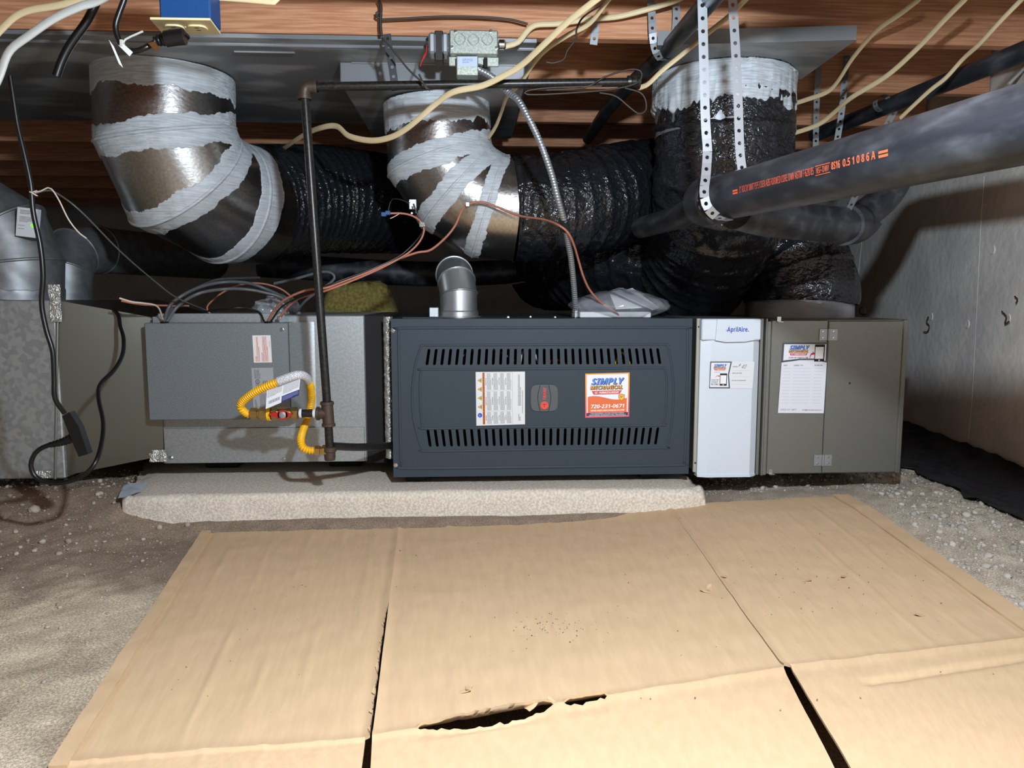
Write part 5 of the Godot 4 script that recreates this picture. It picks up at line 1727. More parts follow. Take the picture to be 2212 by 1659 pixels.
# ---------- things fixed overhead ----------
func overhead():
	# junction box with transformer
	var j := thing("junction_box", "galvanised steel junction box with round knockouts below the joist", "junction box")
	var a: Vector3 = Vector3(-0.0507, 1.222, -1.985)
	var b: Vector3 = Vector3(0.0696, 1.281, -1.985)
	part(j, "box_body", box(Vector3(a.x, a.y, -2.033), Vector3(b.x, b.y, -1.985), 0.003), M.box_steel)
	part(j, "cover_flange", box(Vector3(a.x - 0.002, a.y - 0.022, -2.01), Vector3(b.x + 0.002, a.y, -2.005), 0.001), M.box_steel)
	for q in v3([-0.0253, 1.258, -1.985, 0.0089, 1.257, -1.985, 0.0432, 1.258, -1.985]):
		part(j, "knockout", hoop(smooth_path(PackedVector3Array([Vector3(q.x + 0.0135, q.y, -1.985), Vector3(q.x, q.y + 0.0135, -1.985), Vector3(q.x - 0.0135, q.y, -1.985), Vector3(q.x, q.y - 0.0135, -1.985)]), 28, true), 0.0012, 5), M.box_steel)
	for q in v3([-0.0355, 1.276, -1.985, 0.0513, 1.278, -1.985, -0.0449, 1.239, -1.985, 0.0661, 1.239, -1.985]):
		part(j, "screw", screw(Vector3(q.x, q.y, -1.985), Vector3.BACK, 0.003), M.bright_steel)
	var sb := part(j, "switch_box", box(Vector3(-0.0339, 1.17, -1.98) + Vector3(0, 0, -0.035), Vector3(0.0201, 1.217, -1.98), 0.002), M.box_steel)
	part(sb, "switch_label", card(v3([-0.0301, 1.215, -1.98, 0.0178, 1.216, -1.98, 0.0177, 1.192, -1.98, -0.0303, 1.191, -1.98])), printed_blank())
	part(j, "cable_clamp", join([lathe([Vector2(0.011, 0), Vector2(0.013, 0.002), Vector2(0.013, 0.014), Vector2(0.009, 0.018)], Vector3(0.0713, 1.251, -2), Vector3.RIGHT, 12)]), M.bright_steel)
	part(j, "toggle", box(Vector3(0.0339, 1.193, -1.99) + Vector3(0, 0, -0.01), Vector3(0.0432, 1.217, -1.99), 0.001), M.matte_black)
	part(j, "bush", lathe([Vector2(0.012, 0), Vector2(0.012, 0.014), Vector2(0.008, 0.016)], Vector3(0.0167, 1.194, -2), Vector3(1, -0.3, 0), 14), M.bright_steel)
	settle(j)
	var tr := thing("transformer", "small dark transformer with two bright end bells beside the junction box", "transformer")
	var c0: Vector3 = Vector3(-0.1021, 1.216, -1.985)
	var c1: Vector3 = Vector3(-0.0525, 1.284, -1.985)
	part(tr, "core", box(Vector3(lerpf(c0.x, c1.x, 0.3), c0.y - 0.01, -2.03), Vector3(lerpf(c0.x, c1.x, 0.72), c1.y - 0.006, -1.985), 0.002), M.laminations)
	for s in [[0.0, 0.36], [0.66, 1.0]]:
		var bell := part(tr, "end_bell", join([box(Vector3(lerpf(c0.x, c1.x, s[0]), c0.y + 0.006, -2.03), Vector3(lerpf(c0.x, c1.x, s[1]), c1.y - 0.012, -1.978), 0.005), box(Vector3(lerpf(c0.x, c1.x, s[0]), c1.y - 0.02, -2.034), Vector3(lerpf(c0.x, c1.x, s[1]), c1.y + 0.004, -2.03), 0.001)]), M.strap_steel)
		part(bell, "mount_hole", lathe([Vector2(0.003, 0), Vector2(0.003, 0.0005), Vector2(0, 0.0005)], Vector3(lerpf(c0.x, c1.x, (s[0] + s[1]) / 2), c1.y - 0.004, -2.03), Vector3.BACK, 10), M.matte_black)
	part(tr, "lead_wire", tube(v3([-0.1066, 1.244, -1.99, -0.1091, 1.228, -1.99, -0.1161, 1.214, -1.99, -0.122, 1.196, -1.99]), 0.0015, 5), M.red_plastic)
	part(tr, "lead_wire", tube(v3([-0.1064, 1.238, -1.985, -0.1101, 1.218, -1.985, -0.1193, 1.204, -1.985, -0.1229, 1.192, -1.985]), 0.0015, 5), M.red_plastic)
	settle(tr)
	# outlet hanging beside the near joist
	var o := thing("outlet_box", "blue plastic outlet box with cream cover plate facing down", "outlet")
	var pl := v3([-0.5803, 1.125, -1.494, -0.4727, 1.125, -1.493, -0.4781, 1.125, -1.569, -0.587, 1.125, -1.57])
	var up := Vector3(0, 0.004, 0)
	part(o, "box_body", box(Vector3(pl[0].x + 0.014, 1.129, pl[0].z - 0.008), Vector3(pl[1].x - 0.002, 1.25, -1.5635), 0.003), M.blue_plastic)
	var cp := part(o, "cover_plate", hexa(pl, PackedVector3Array([pl[0] + up, pl[1] + up, pl[2] + up, pl[3] + up])), M.cream_plastic)
	var cen := (pl[0] + pl[1] + pl[2] + pl[3]) / 4.0
	for s in [-1, 1]:
		part(cp, "receptacle", plate(rounded(0.034, 0.03, 0.012), cen + Vector3(s * 0.021, -0.003, 0), Vector3.RIGHT, Vector3.BACK, Vector3.UP, 0.003), M.cream_plastic)
		for k in [-1, 1]:
			part(cp, "slot", box(cen + Vector3(s * 0.021 - 0.004, -0.0034, k * 0.006 - 0.001), cen + Vector3(s * 0.021 + 0.004, -0.0029, k * 0.006 + 0.001)), M.matte_black)
	part(cp, "plate_screw", lathe([Vector2(0.0035, 0), Vector2(0.003, 0.001), Vector2(0, 0.0015)], cen, Vector3.DOWN, 10), M.cream_plastic)
	settle(o)
	var pg := thing("power_plug", "black right-angle plug hanging in the cream outlet with its cord", "plug")
	part(pg, "plug_body", join([tube(v3([-0.5221, 1.098, -1.5, -0.538, 1.096, -1.5, -0.5564, 1.093, -1.5]), 0.0145, 12, 0.006), tube(v3([-0.5585, 1.098, -1.515, -0.5704, 1.096, -1.515, -0.5814, 1.093, -1.515]), func(s: float, an: float) -> float: return 0.0125 - s * 0.18 + 0.0012 * sin(s * 900.0), 12, 0.002), box(Vector3(-0.5539, 1.098, -1.525), Vector3(-0.5197, 1.11, -1.495), 0.004)]), M.black_rubber)
	part(pg, "plug_cord", tube(v3([-0.5797, 1.093, -1.515, -0.5902, 1.079, -1.5, -0.6071, 1.072, -1.5, -0.6253, 1.073, -1.5, -0.6363, 1.083, -1.5, -0.6428, 1.099, -1.5, -0.6444, 1.116, -1.5, -0.6375, 1.136, -1.5, -0.6272, 1.16, -1.5, -0.623, 1.176, -1.5]), 0.0052, 10, 0.006), M.black_rubber)
	part(pg, "zip_tie", join([tube(v3([-0.6313, 1.079, -1.49, -0.6234, 1.089, -1.49, -0.6082, 1.096, -1.49, -0.5923, 1.103, -1.49]), 0.0022, 5), box(Vector3(-0.6334, 1.075, -1.485), Vector3(-0.6273, 1.087, -1.495), 0.001)]), M.white_jacket)
	part(pg, "cord_tag", hexa(v3([-0.6529, 1.087, -1.488, -0.6445, 1.075, -1.488, -0.6301, 1.038, -1.488, -0.6372, 1.045, -1.488]), v3([-0.6537, 1.087, -1.49, -0.6454, 1.076, -1.49, -0.631, 1.039, -1.49, -0.638, 1.045, -1.49])), M.paper)
	part(pg, "cord_tag", hexa(v3([-0.6358, 1.077, -1.487, -0.6259, 1.079, -1.487, -0.611, 1.065, -1.487, -0.6172, 1.058, -1.487]), v3([-0.6366, 1.077, -1.489, -0.6267, 1.079, -1.489, -0.6119, 1.066, -1.489, -0.618, 1.058, -1.489])), M.paper)
	part(pg, "cord_sticker", hexa(v3([-0.5843, 1.082, -1.488, -0.5719, 1.085, -1.488, -0.5641, 1.074, -1.488, -0.5711, 1.068, -1.488]), v3([-0.5851, 1.083, -1.49, -0.5726, 1.085, -1.49, -0.5649, 1.075, -1.49, -0.5718, 1.068, -1.49])), M.brass)
	settle(pg)
	# perforated hanger straps
	var R := Vector3.RIGHT
	var straps := [
		[v3([0.4611, 1.239, -1.585, 0.4686, 1.103, -1.585, 0.4759, 0.9774, -1.585, 0.4812, 0.9226, -1.585, 0.4767, 0.8722, -1.575, 0.4709, 0.8359, -1.565, 0.4758, 0.8069, -1.56, 0.4996, 0.7869, -1.57, 0.5367, 0.7827, -1.6]), R, "perforated steel strap looped under the thick drain pipe hub"],
		[v3([0.5357, 1.258, -1.63, 0.5485, 1.131, -1.63, 0.5565, 1.037, -1.63, 0.5638, 0.9347, -1.63, 0.5715, 0.8826, -1.63]), R, "perforated steel strap dropping to the top of the thick drain pipe"],
		[v3([1.101, 1.398, -2.47, 1.099, 1.341, -2.47, 1.098, 1.234, -2.47, 1.101, 1.085, -2.47]), R, "perforated strap hanging vertically beside the pale cables"],
		[v3([1.188, 1.385, -2.47, 1.185, 1.304, -2.47, 1.18, 1.209, -2.47, 1.167, 1.1, -2.47]), Vector3(0.8, 0, 0.6), "thin perforated strap just right of the vertical one"],
		[v3([1.285, 1.223, -2.3, 1.275, 1.2, -2.3, 1.26, 1.176, -2.3, 1.238, 1.133, -2.3]), Vector3(0.9, 0.3, 0), "short perforated strap tail behind the thick drain pipe"],
		[v3([0.9711, 0.8879, -1.93, 0.9637, 0.8684, -1.93, 0.9463, 0.8328, -1.93, 0.9286, 0.8028, -1.93, 0.9032, 0.7808, -1.93, 0.8736, 0.7737, -1.93]), Vector3(0.5, 0.2, 0.8), "perforated strap slung under the lower pipe branch"],
		[v3([0.4484, 1.378, -1.99, 0.4541, 1.328, -1.99, 0.4574, 1.278, -1.99, 0.4676, 1.244, -2, 0.4882, 1.229, -2.02, 0.5223, 1.236, -2.05]), R, "perforated strap hooked under the slanting black pipe"],
		[v3([0.3181, 1.323, -2.028, 0.3184, 1.306, -2.028, 0.3163, 1.283, -2.028, 0.3141, 1.264, -2.028]), R, "stub of perforated strap nailed to the joist"],
		[v3([-0.205, 1.272, -2, -0.2, 1.232, -2, -0.1927, 1.188, -2, -0.1867, 1.137, -2]), R, "dull perforated strap holding the overhead gas pipe"],
		[v3([0.5182, 1.355, -2, 0.519, 1.322, -2, 0.5174, 1.288, -2]), R, "grey strap end nailed behind the slanting black pipe"]]
	for s in straps:
		single("perforated_strap", perforated(s[0], s[1]), M.strap_steel if straps.find(s) != 8 else M.dark_casing, s[2], "strap", "perforated hanger straps")
	var hk: Vector3 = Vector3(1.195, 1.189, -2.25)
	var hp := PackedVector3Array()
	for i in 14:
		var an := -0.9 + 4.6 * i / 13.0
		hp.append(hk + Vector3(cos(an + 0.9) * 0.022, sin(an + 0.9) * 0.022 - 0.004, 0))
	single("pipe_hook", perforated(hp, Vector3.BACK, 0.024, 0.02, 0.004), M.strap_steel, "curved galvanised pipe hook above the thick drain pipe", "hook")

func printed_blank() -> StandardMaterial3D:
	var im := sheet(84, 44, Color(0.72, 0.77, 0.86))
	fine_print(im, 20, 10, 46, 22, Color(0.45, 0.52, 0.72), 3, 12)
	return printed(im, 0.3)

# ---------- cables ----------
func cables():
	var flatc := 0.55
	var cream := [
		[v3([-0.6614, 1.119, -2.75, -0.5179, 1.113, -2.45, -0.4273, 1.101, -2.27, -0.3675, 1.092, -2.2, -0.3264, 1.056, -2.15, -0.2624, 1.035, -2.1, -0.2085, 1.035, -2.06, -0.1665, 1.049, -2.03, -0.1243, 1.074, -2, -0.0837, 1.103, -1.98, -0.0405, 1.123, -1.95, 0.0249, 1.132, -1.93, 0.069, 1.146, -1.91, 0.1193, 1.167, -1.88, 0.1671, 1.198, -1.83, 0.2181, 1.233, -1.78, 0.2719, 1.262, -1.73, 0.3093, 1.282, -1.7]), 0.0078, "long cream cable sagging across the smaller elbow"],
		[v3([0.0863, 1.247, -2, 0.1199, 1.258, -2, 0.143, 1.285, -2, 0.1661, 1.3, -2, 0.2207, 1.304, -2, 0.2997, 1.317, -2, 0.3779, 1.325, -2, 0.486, 1.346, -1.97, 0.5266, 1.357, -1.95]), 0.0072, "cream cable clamped into the junction box"],
		[v3([0.3278, 1.304, -1.8, 0.3147, 1.296, -1.82, 0.2818, 1.265, -1.88, 0.2355, 1.251, -1.92, 0.1858, 1.228, -1.96, 0.1548, 1.202, -2, 0.1371, 1.18, -2.03, 0.1163, 1.166, -2.08, 0.0975, 1.156, -2.12, 0.0857, 1.134, -2.2, 0.0728, 1.114, -2.28, 0.0543, 1.097, -2.35]), 0.0066, "cream cable passing behind the long sagging one"],
		[v3([0.6087, 1.276, -1.72, 0.6032, 1.272, -1.75, 0.5894, 1.26, -1.8, 0.5594, 1.242, -1.86, 0.5177, 1.214, -1.93, 0.4744, 1.182, -1.96, 0.4458, 1.156, -1.98, 0.4268, 1.152, -2]), 0.0068, "cream cable running down past the black pipe to the gas line end"],
		[v3([1.025, 1.305, -1.78, 1.027, 1.302, -1.8, 1.02, 1.293, -1.86, 1.004, 1.279, -1.94, 1.004, 1.25, -2.05, 1.012, 1.216, -2.15, 1.006, 1.201, -2.2, 0.9768, 1.197, -2.27, 0.9354, 1.192, -2.34]), 0.0072, "cream cable at right, uppermost where they pass the vertical strap"],
		[v3([1.108, 1.292, -1.74, 1.106, 1.286, -1.75, 1.095, 1.262, -1.8, 1.09, 1.228, -1.9, 1.079, 1.195, -2.02, 1.053, 1.174, -2.15, 1.047, 1.154, -2.24, 1.025, 1.132, -2.3, 0.962, 1.117, -2.38]), 0.0074, "cream cable at right, lower where they pass the vertical strap"],
		[v3([1.141, 1.24, -1.6, 1.145, 1.238, -1.62, 1.146, 1.218, -1.68, 1.155, 1.196, -1.76, 1.168, 1.186, -1.84, 1.165, 1.159, -1.9, 1.158, 1.141, -1.96, 1.146, 1.101, -2.06]), 0.0062, "pale cable vanishing behind the thick drain pipe at right"],
		[v3([-0.9826, 1.145, -1.7, -0.9626, 1.167, -1.7, -0.9293, 1.196, -1.7, -0.8972, 1.209, -1.7, -0.8469, 1.218, -1.7, -0.8027, 1.23, -1.7, -0.7733, 1.242, -1.7]), 0.0075, "cream cable across the upper left corner, nearest the joist"],
		[v3([-0.4784, 1.19, -1.56, -0.4353, 1.188, -1.56, -0.392, 1.185, -1.56, -0.3729, 1.184, -1.56, -0.3656, 1.192, -1.56]), 0.0065, "cream cable end just above the blue outlet box"]]
	for c in cream:
		single("house_cable", tube(c[0], c[1], 12, 0.012, flatc, true, Vector3.UP), M.beige_jacket, c[2], "cable", "cream house cables")
	single("house_cable", tube(v3([-1.135, 0.8371, -1.7, -0.9419, 0.9302, -1.55, -0.869, 0.9985, -1.5, -0.8548, 1.026, -1.5, -0.8356, 1.067, -1.5, -0.8004, 1.094, -1.5, -0.7519, 1.126, -1.5, -0.7032, 1.148, -1.5, -0.6698, 1.159, -1.5, -0.5908, 1.193, -1.48, -0.5317, 1.23, -1.5]), 0.0095, 14, 0.012, 0.6, true, Vector3.UP), M.white_jacket, "thick greyish white cable across the upper left corner", "cable")
	single("house_cable", tube(v3([1.667, 1.328, -2.3, 1.65, 1.305, -2.3, 1.629, 1.282, -2.3, 1.605, 1.258, -2.3]), 0.005, 8), M.white_jacket, "short pale cable at the right edge above the drain pipe", "cable")
	# armoured conduit
	var ax := v3([0.0212, 1.188, -1.99, 0.0488, 1.174, -1.99, 0.0744, 1.157, -1.995, 0.095, 1.135, -1.99, 0.1182, 1.111, -1.97, 0.1406, 1.071, -1.96, 0.1637, 1.027, -1.96, 0.1836, 0.9812, -1.96, 0.2056, 0.9281, -1.98, 0.2235, 0.8723, -2, 0.2442, 0.8216, -2.04, 0.2632, 0.7684, -2.1, 0.2763, 0.7271, -2.14, 0.2926, 0.653, -2.2, 0.3026, 0.5906, -2.24])
	var cd := thing("armoured_conduit", "ribbed metal conduit dropping from the junction box to the furnace", "conduit")
	part(cd, "conduit_sleeve", tube(ax, func(s: float, an: float) -> float: return 0.0072 + 0.0014 * absf(sin((s / 0.0075 + an / TAU) * PI)), 14, 0.0013), M.strap_steel)
	part(cd, "connector", lathe([Vector2(0.012, 0.0), Vector2(0.012, 0.012), Vector2(0.0105, 0.013), Vector2(0.0105, 0.026), Vector2(0.008, 0.028)], Vector3(0.3035, 0.5677, -2.245), Vector3.UP, 14), M.bright_steel)
	part(cd, "tape_wrap", tube(v3([0.2387, 0.8294, -2.035, 0.2479, 0.813, -2.05, 0.2532, 0.802, -2.062]), 0.0105, 12, 0.006), M.matte_black)
	settle(cd)
	# thermostat wire
	var tw := thing("thermostat_wire", "pinkish brown thermostat wire running over the smaller elbow", "wire")
	part(tw, "wire_run", tube(v3([-0.5634, 0.5601, -2.175, -0.5435, 0.5885, -2.16, -0.5052, 0.6189, -2.13, -0.4411, 0.6436, -2.1, -0.3857, 0.6495, -2.08, -0.3485, 0.6646, -2.1, -0.2767, 0.6937, -2.12, -0.2109, 0.7245, -2.14, -0.1504, 0.7472, -2.16, -0.1126, 0.7555, -2.17, -0.0707, 0.7914, -2.19, -0.0435, 0.8269, -2.2, -0.0265, 0.8663, -2.21, -0.0082, 0.8856, -2.22, 0.0272, 0.8935, -2.22, 0.0704, 0.8809, -2.22, 0.1362, 0.8534, -2.2, 0.1956, 0.8354, -2.12, 0.2295, 0.8141, -2.05, 0.2555, 0.7938, -2.05, 0.2757, 0.7634, -2.08, 0.2928, 0.7286, -2.12, 0.3117, 0.683, -2.15, 0.3362, 0.6436, -2.18, 0.3731, 0.6083, -2.2, 0.4092, 0.5868, -2.22, 0.4392, 0.5663, -2.24]), 0.0033, 8, 0.01), M.brown_jacket)
	part(tw, "wire_clip", box(Vector3(-0.0146, 0.878, -2.2), Vector3(-0.0042, 0.8901, -2.215), 0.001), M.strap_steel)
	settle(tw)
	var bw := thing("sensor_wire", "brown wire curling up to blue connectors left of the smaller elbow", "wire")
	part(bw, "wire_run", tube(v3([-0.5367, 0.564, -2.17, -0.4755, 0.6177, -2.13, -0.3795, 0.6447, -2.085, -0.2731, 0.6899, -2.12, -0.197, 0.7296, -2.14, -0.1596, 0.7566, -2.15, -0.1372, 0.785, -2.16, -0.1292, 0.8114, -2.16, -0.1391, 0.8326, -2.16, -0.1609, 0.8464, -2.15, -0.1876, 0.8514, -2.14, -0.2215, 0.8501, -2.13]), 0.0028, 8, 0.01), M.brown_jacket)
	part(bw, "black_run", tube(v3([-0.5558, 0.5589, -2.17, -0.5107, 0.6026, -2.13, -0.434, 0.6349, -2.1, -0.3677, 0.6619, -2.09, -0.2729, 0.6999, -2.12, -0.202, 0.7333, -2.14, -0.162, 0.7666, -2.15, -0.1334, 0.8055, -2.165, -0.136, 0.8286, -2.17, -0.1484, 0.8536, -2.17, -0.1581, 0.8811, -2.17]), 0.0024, 8, 0.01), M.black_rubber)
	for q in v3([-0.2352, 0.8476, -2.13, -0.224, 0.8514, -2.13]):
		part(bw, "blue_connector", box(q - Vector3(0.007, 0.006, 0.004), q + Vector3(0.007, 0.006, 0.004), 0.0015), M.blue_plastic)
	part(bw, "pale_tail", tube(v3([-0.1942, 0.8491, -2.13, -0.2068, 0.8416, -2.13, -0.218, 0.8366, -2.13]), 0.0014, 5), M.pale_wire)
	part(bw, "foil_clamp", box(Vector3(-0.1412, 0.8167, -2.15), Vector3(-0.1264, 0.8302, -2.16), 0.001), M.foil)
	settle(bw)
	var lim := thing("limit_sensor", "small bracketed sensor on the lower left of the smaller elbow", "sensor")
	part(lim, "bracket", box(Vector3(-0.1721, 0.8695, -2.2), Vector3(-0.1522, 0.8968, -2.215), 0.001), M.strap_steel)
	for q in v3([-0.1692, 0.8898, -2.2, -0.1566, 0.8772, -2.2, -0.1646, 0.8581, -2.2, -0.1529, 0.8607, -2.2]):
		part(lim, "terminal", lathe([Vector2(0.003, 0), Vector2(0.003, 0.006), Vector2(0, 0.006)], q, Vector3.BACK, 8), M.bright_steel)
	part(lim, "black_lead", tube(v3([-0.1711, 0.8835, -2.19, -0.1914, 0.8934, -2.19, -0.2169, 0.8958, -2.19, -0.2247, 0.8831, -2.19, -0.2289, 0.8629, -2.19]), 0.0015, 5), M.black_rubber)
	settle(lim)
	# grey cables arching over the coil
	var arcs := [
		[v3([-0.8468, 0.5555, -2.172, -0.8404, 0.5996, -2.2, -0.8088, 0.6266, -2.2, -0.7704, 0.6542, -2.25, -0.7235, 0.6684, -2.3, -0.6599, 0.6672, -2.3, -0.6046, 0.6511, -2.3, -0.5574, 0.6188, -2.35, -0.5375, 0.558, -2.4]), 0.0048, "grey cable making the tallest arch over the coil box", "grey_jacket"],
		[v3([-0.8393, 0.5567, -2.172, -0.8177, 0.5996, -2.2, -0.7617, 0.6343, -2.2, -0.7086, 0.6477, -2.25, -0.6491, 0.6479, -2.26, -0.5997, 0.6388, -2.28, -0.5508, 0.6202, -2.3, -0.5369, 0.5732, -2.35]), 0.0048, "grey cable making the lower arch over the coil box", "grey_jacket"],
		[v3([-0.8431, 0.5555, -2.172, -0.8408, 0.6123, -2.25, -0.7875, 0.6477, -2.25, -0.7964, 0.6691, -2.4, -0.7874, 0.6828, -2.5, -0.7256, 0.6927, -2.7]), 0.0045, "grey cable running back from the coil box", "grey_jacket"],
		[v3([-0.6011, 0.6665, -2.4, -0.5338, 0.682, -2.4, -0.4606, 0.7017, -2.4, -0.4271, 0.699, -2.4, -0.4191, 0.6821, -2.4, -0.4478, 0.6568, -2.4, -0.5078, 0.6145, -2.4, -0.5631, 0.5567, -2.45]), 0.0045, "grey cable loop behind the gas pipe", "grey_jacket"],
		[v3([-0.5753, 0.5602, -2.172, -0.5947, 0.5814, -2.2, -0.6338, 0.5957, -2.2, -0.6874, 0.5918, -2.2, -0.7681, 0.5852, -2.3, -0.8122, 0.5762, -2.35]), 0.003, "black wire lying along the top of the coil box", "black_rubber"],
		[v3([-0.7783, 0.5762, -2.35, -0.7873, 0.5872, -2.35, -0.7825, 0.6051, -2.35, -0.7404, 0.6394, -2.35, -0.6908, 0.6613, -2.35, -0.6321, 0.6669, -2.35, -0.57, 0.6504, -2.35, -0.5247, 0.6147, -2.35]), 0.0026, "thin tan wire curling over the coil box", "brown_jacket"],
		[v3([-0.9085, 0.6225, -2.05, -0.8818, 0.613, -2.06, -0.8608, 0.6093, -2.08, -0.8414, 0.6004, -2.12, -0.8481, 0.5644, -2.17]), 0.0024, "stripped pale wire ending left of the coil box", "pale_wire"],
		[v3([-0.9175, 0.6153, -2.08, -0.8812, 0.6067, -2.1, -0.8605, 0.6022, -2.2, -0.8052, 0.6005, -2.25]), 0.0028, "short brown wire lying over the transition duct", "brown_jacket"],
		[v3([-0.9267, 0.8451, -1.72, -0.9112, 0.849, -1.72, -0.8936, 0.8549, -1.72, -0.8778, 0.8319, -1.72, -0.8593, 0.7893, -1.72, -0.8398, 0.7621, -1.72, -0.8241, 0.7495, -1.72]), 0.0016, "thin white wire tail twisted round the black cord", "pale_wire"],
		[v3([-0.9411, 0.847, -1.75, -0.9173, 0.8531, -1.75, -0.8962, 0.8483, -1.75, -0.8478, 0.8102, -1.75, -0.8339, 0.7329, -1.9, -0.8219, 0.6701, -2.05, -0.8004, 0.6239, -2.15, -0.7681, 0.5852, -2.3]), 0.0018, "thin grey wire stretched from the cord to the coil box", "grey_jacket"],
		[v3([-0.2168, 1.306, -2, -0.1543, 1.31, -2, -0.0629, 1.316, -2, 0.0288, 1.316, -2, 0.0979, 1.312, -2, 0.1441, 1.302, -2]), 0.0028, "dark brown wire stapled along the joist face", "dark_brown_jacket"],
		[v3([-0.21, 1.242, -1.93, -0.183, 1.211, -1.93, -0.1484, 1.169, -1.93, -0.1155, 1.139, -1.93, -0.098, 1.12, -1.93, -0.1068, 1.126, -1.93, -0.1231, 1.158, -1.93]), 0.0022, "dark wire drooping beneath the transformer", "dark_brown_jacket"],
		[v3([0.1865, 1.13, -1.95, 0.278, 1.137, -1.95, 0.335, 1.165, -1.95, 0.3923, 1.182, -1.95, 0.4212, 1.177, -1.95, 0.4135, 1.152, -1.95, 0.3585, 1.136, -1.95, 0.2666, 1.126, -1.95, 0.1523, 1.119, -1.95, 0.1352, 1.126, -1.95, 0.1865, 1.135, -1.95, 0.3238, 1.142, -1.95]), 0.0022, "dark wire coiled round the end of the gas line", "dark_brown_jacket"],
		[v3([0.3183, 1.126, -1.95, 0.3587, 1.118, -1.95, 0.3938, 1.092, -1.95, 0.4172, 1.077, -1.95, 0.4345, 1.086, -1.95, 0.4328, 1.111, -1.95, 0.4186, 1.128, -1.95, 0.3815, 1.138, -1.95]), 0.0022, "dark wire loop hanging below the gas line end", "dark_brown_jacket"],
		[v3([0.3241, 1.321, -1.9, 0.2714, 1.288, -1.9, 0.2539, 1.259, -1.9, 0.2519, 1.236, -1.9, 0.2311, 1.208, -1.9, 0.2235, 1.189, -1.9, 0.198, 1.18, -1.9, 0.1814, 1.182, -1.9]), 0.0022, "dark wire trailing between the crossing cream cables", "dark_brown_jacket"]]
	for c in arcs:
		single("control_wire", tube(c[0], c[1], 8, 0.008), M[c[3]], c[2], "wire", "loose control wires")
	single("black_cable", tube(v3([-0.7595, 1.24, -1.7, -0.7721, 1.216, -1.7, -0.7906, 1.185, -1.7, -0.8157, 1.153, -1.7, -0.831, 1.131, -1.7, -0.8446, 1.106, -1.7, -0.8557, 1.079, -1.7]), 0.0085, 10), M.black_rubber, "thick black cable hanging behind the white cable at upper left", "cable")
	var kn := thing("hanging_lead", "dark knotted lead hanging from a nail on the joist", "lead")
	part(kn, "knot", tube(v3([-0.2313, 1.319, -2, -0.2245, 1.323, -2, -0.2178, 1.317, -2, -0.2224, 1.31, -2, -0.2303, 1.313, -2, -0.2268, 1.32, -2]), 0.0032, 7, 0.004), M.dark_brown_jacket)
	part(kn, "drop", tube(v3([-0.2239, 1.35, -2, -0.2185, 1.337, -2, -0.2201, 1.311, -2, -0.2206, 1.287, -2, -0.2187, 1.267, -2]), 0.004, 7), M.dark_brown_jacket)
	settle(kn)
	# power cord with its adapter at the left
	var pc := thing("power_lead", "black power cord hanging past the plenum with an inline adapter", "power cord")
	part(pc, "upper_cord", tube(v3([-0.9375, 1.072, -1.68, -0.9345, 1.035, -1.68, -0.9294, 0.9757, -1.68, -0.9202, 0.9202, -1.68, -0.9113, 0.8595, -1.68, -0.9104, 0.8172, -1.68, -0.9085, 0.7888, -1.68, -0.9001, 0.7318, -1.68, -0.8985, 0.6694, -1.68, -0.9052, 0.6104, -1.68, -0.8992, 0.5558, -1.68, -0.8889, 0.5087, -1.68, -0.8896, 0.4523, -1.68, -0.8904, 0.4095, -1.68, -0.8835, 0.3745, -1.7]), 0.0052, 10, 0.01), M.black_rubber)
	var ad := v3([-0.8889, 0.3675, -1.7, -0.8727, 0.3765, -1.7, -0.855, 0.3448, -1.7, -0.8391, 0.2832, -1.7, -0.8591, 0.2772, -1.7, -0.8709, 0.3102, -1.7])
	var nn := Vector3(0, 0, -0.022)
	var f := []
	var back := []
	var fr := []
	for q in ad:
		fr.append(q)
		back.append(q + nn)
	f.append(fr)
	f.append(back)
	for i in 6:
		f.append([fr[i], fr[(i + 1) % 6], back[(i + 1) % 6], back[i]])
	part(pc, "adapter", solid(f, (fr[0] + fr[3]) / 2.0 + nn / 2.0), M.black_rubber)
	part(pc, "plug_end", tube(v3([-0.8754, 0.3176, -1.71, -0.8916, 0.3106, -1.71, -0.9097, 0.3056, -1.71, -0.9237, 0.3027, -1.71]), func(s: float, an: float) -> float: return 0.0105 - s * 0.09 + 0.001 * sin(s * 800.0), 10, 0.003), M.black_rubber)
	part(pc, "lower_cord", tube(v3([-0.927, 0.3018, -1.72, -0.9473, 0.2938, -1.72, -0.9641, 0.2794, -1.72, -0.9728, 0.2525, -1.72, -0.9597, 0.2253, -1.72, -0.9167, 0.2143, -1.72, -0.8679, 0.2283, -1.72, -0.8363, 0.2562, -1.72, -0.8378, 0.2933, -1.76, -0.8592, 0.3347, -1.82, -0.9045, 0.3813, -1.9, -0.9218, 0.4098, -1.95, -0.9089, 0.4409, -2, -0.9082, 0.4775, -2.05, -0.9256, 0.5172, -2.1, -0.9501, 0.5479, -2.14, -0.9668, 0.5747, -2.17, -0.9953, 0.5959, -2.2]), 0.0052, 10, 0.01), M.black_rubber)
	part(pc, "wire_twist", tube(v3([-0.9116, 0.841, -1.675, -0.9027, 0.8354, -1.675, -0.8955, 0.8317, -1.675, -0.9062, 0.8392, -1.675, -0.8966, 0.843, -1.675]), 0.0014, 5, 0.004), M.pale_wire)
	settle(pc)

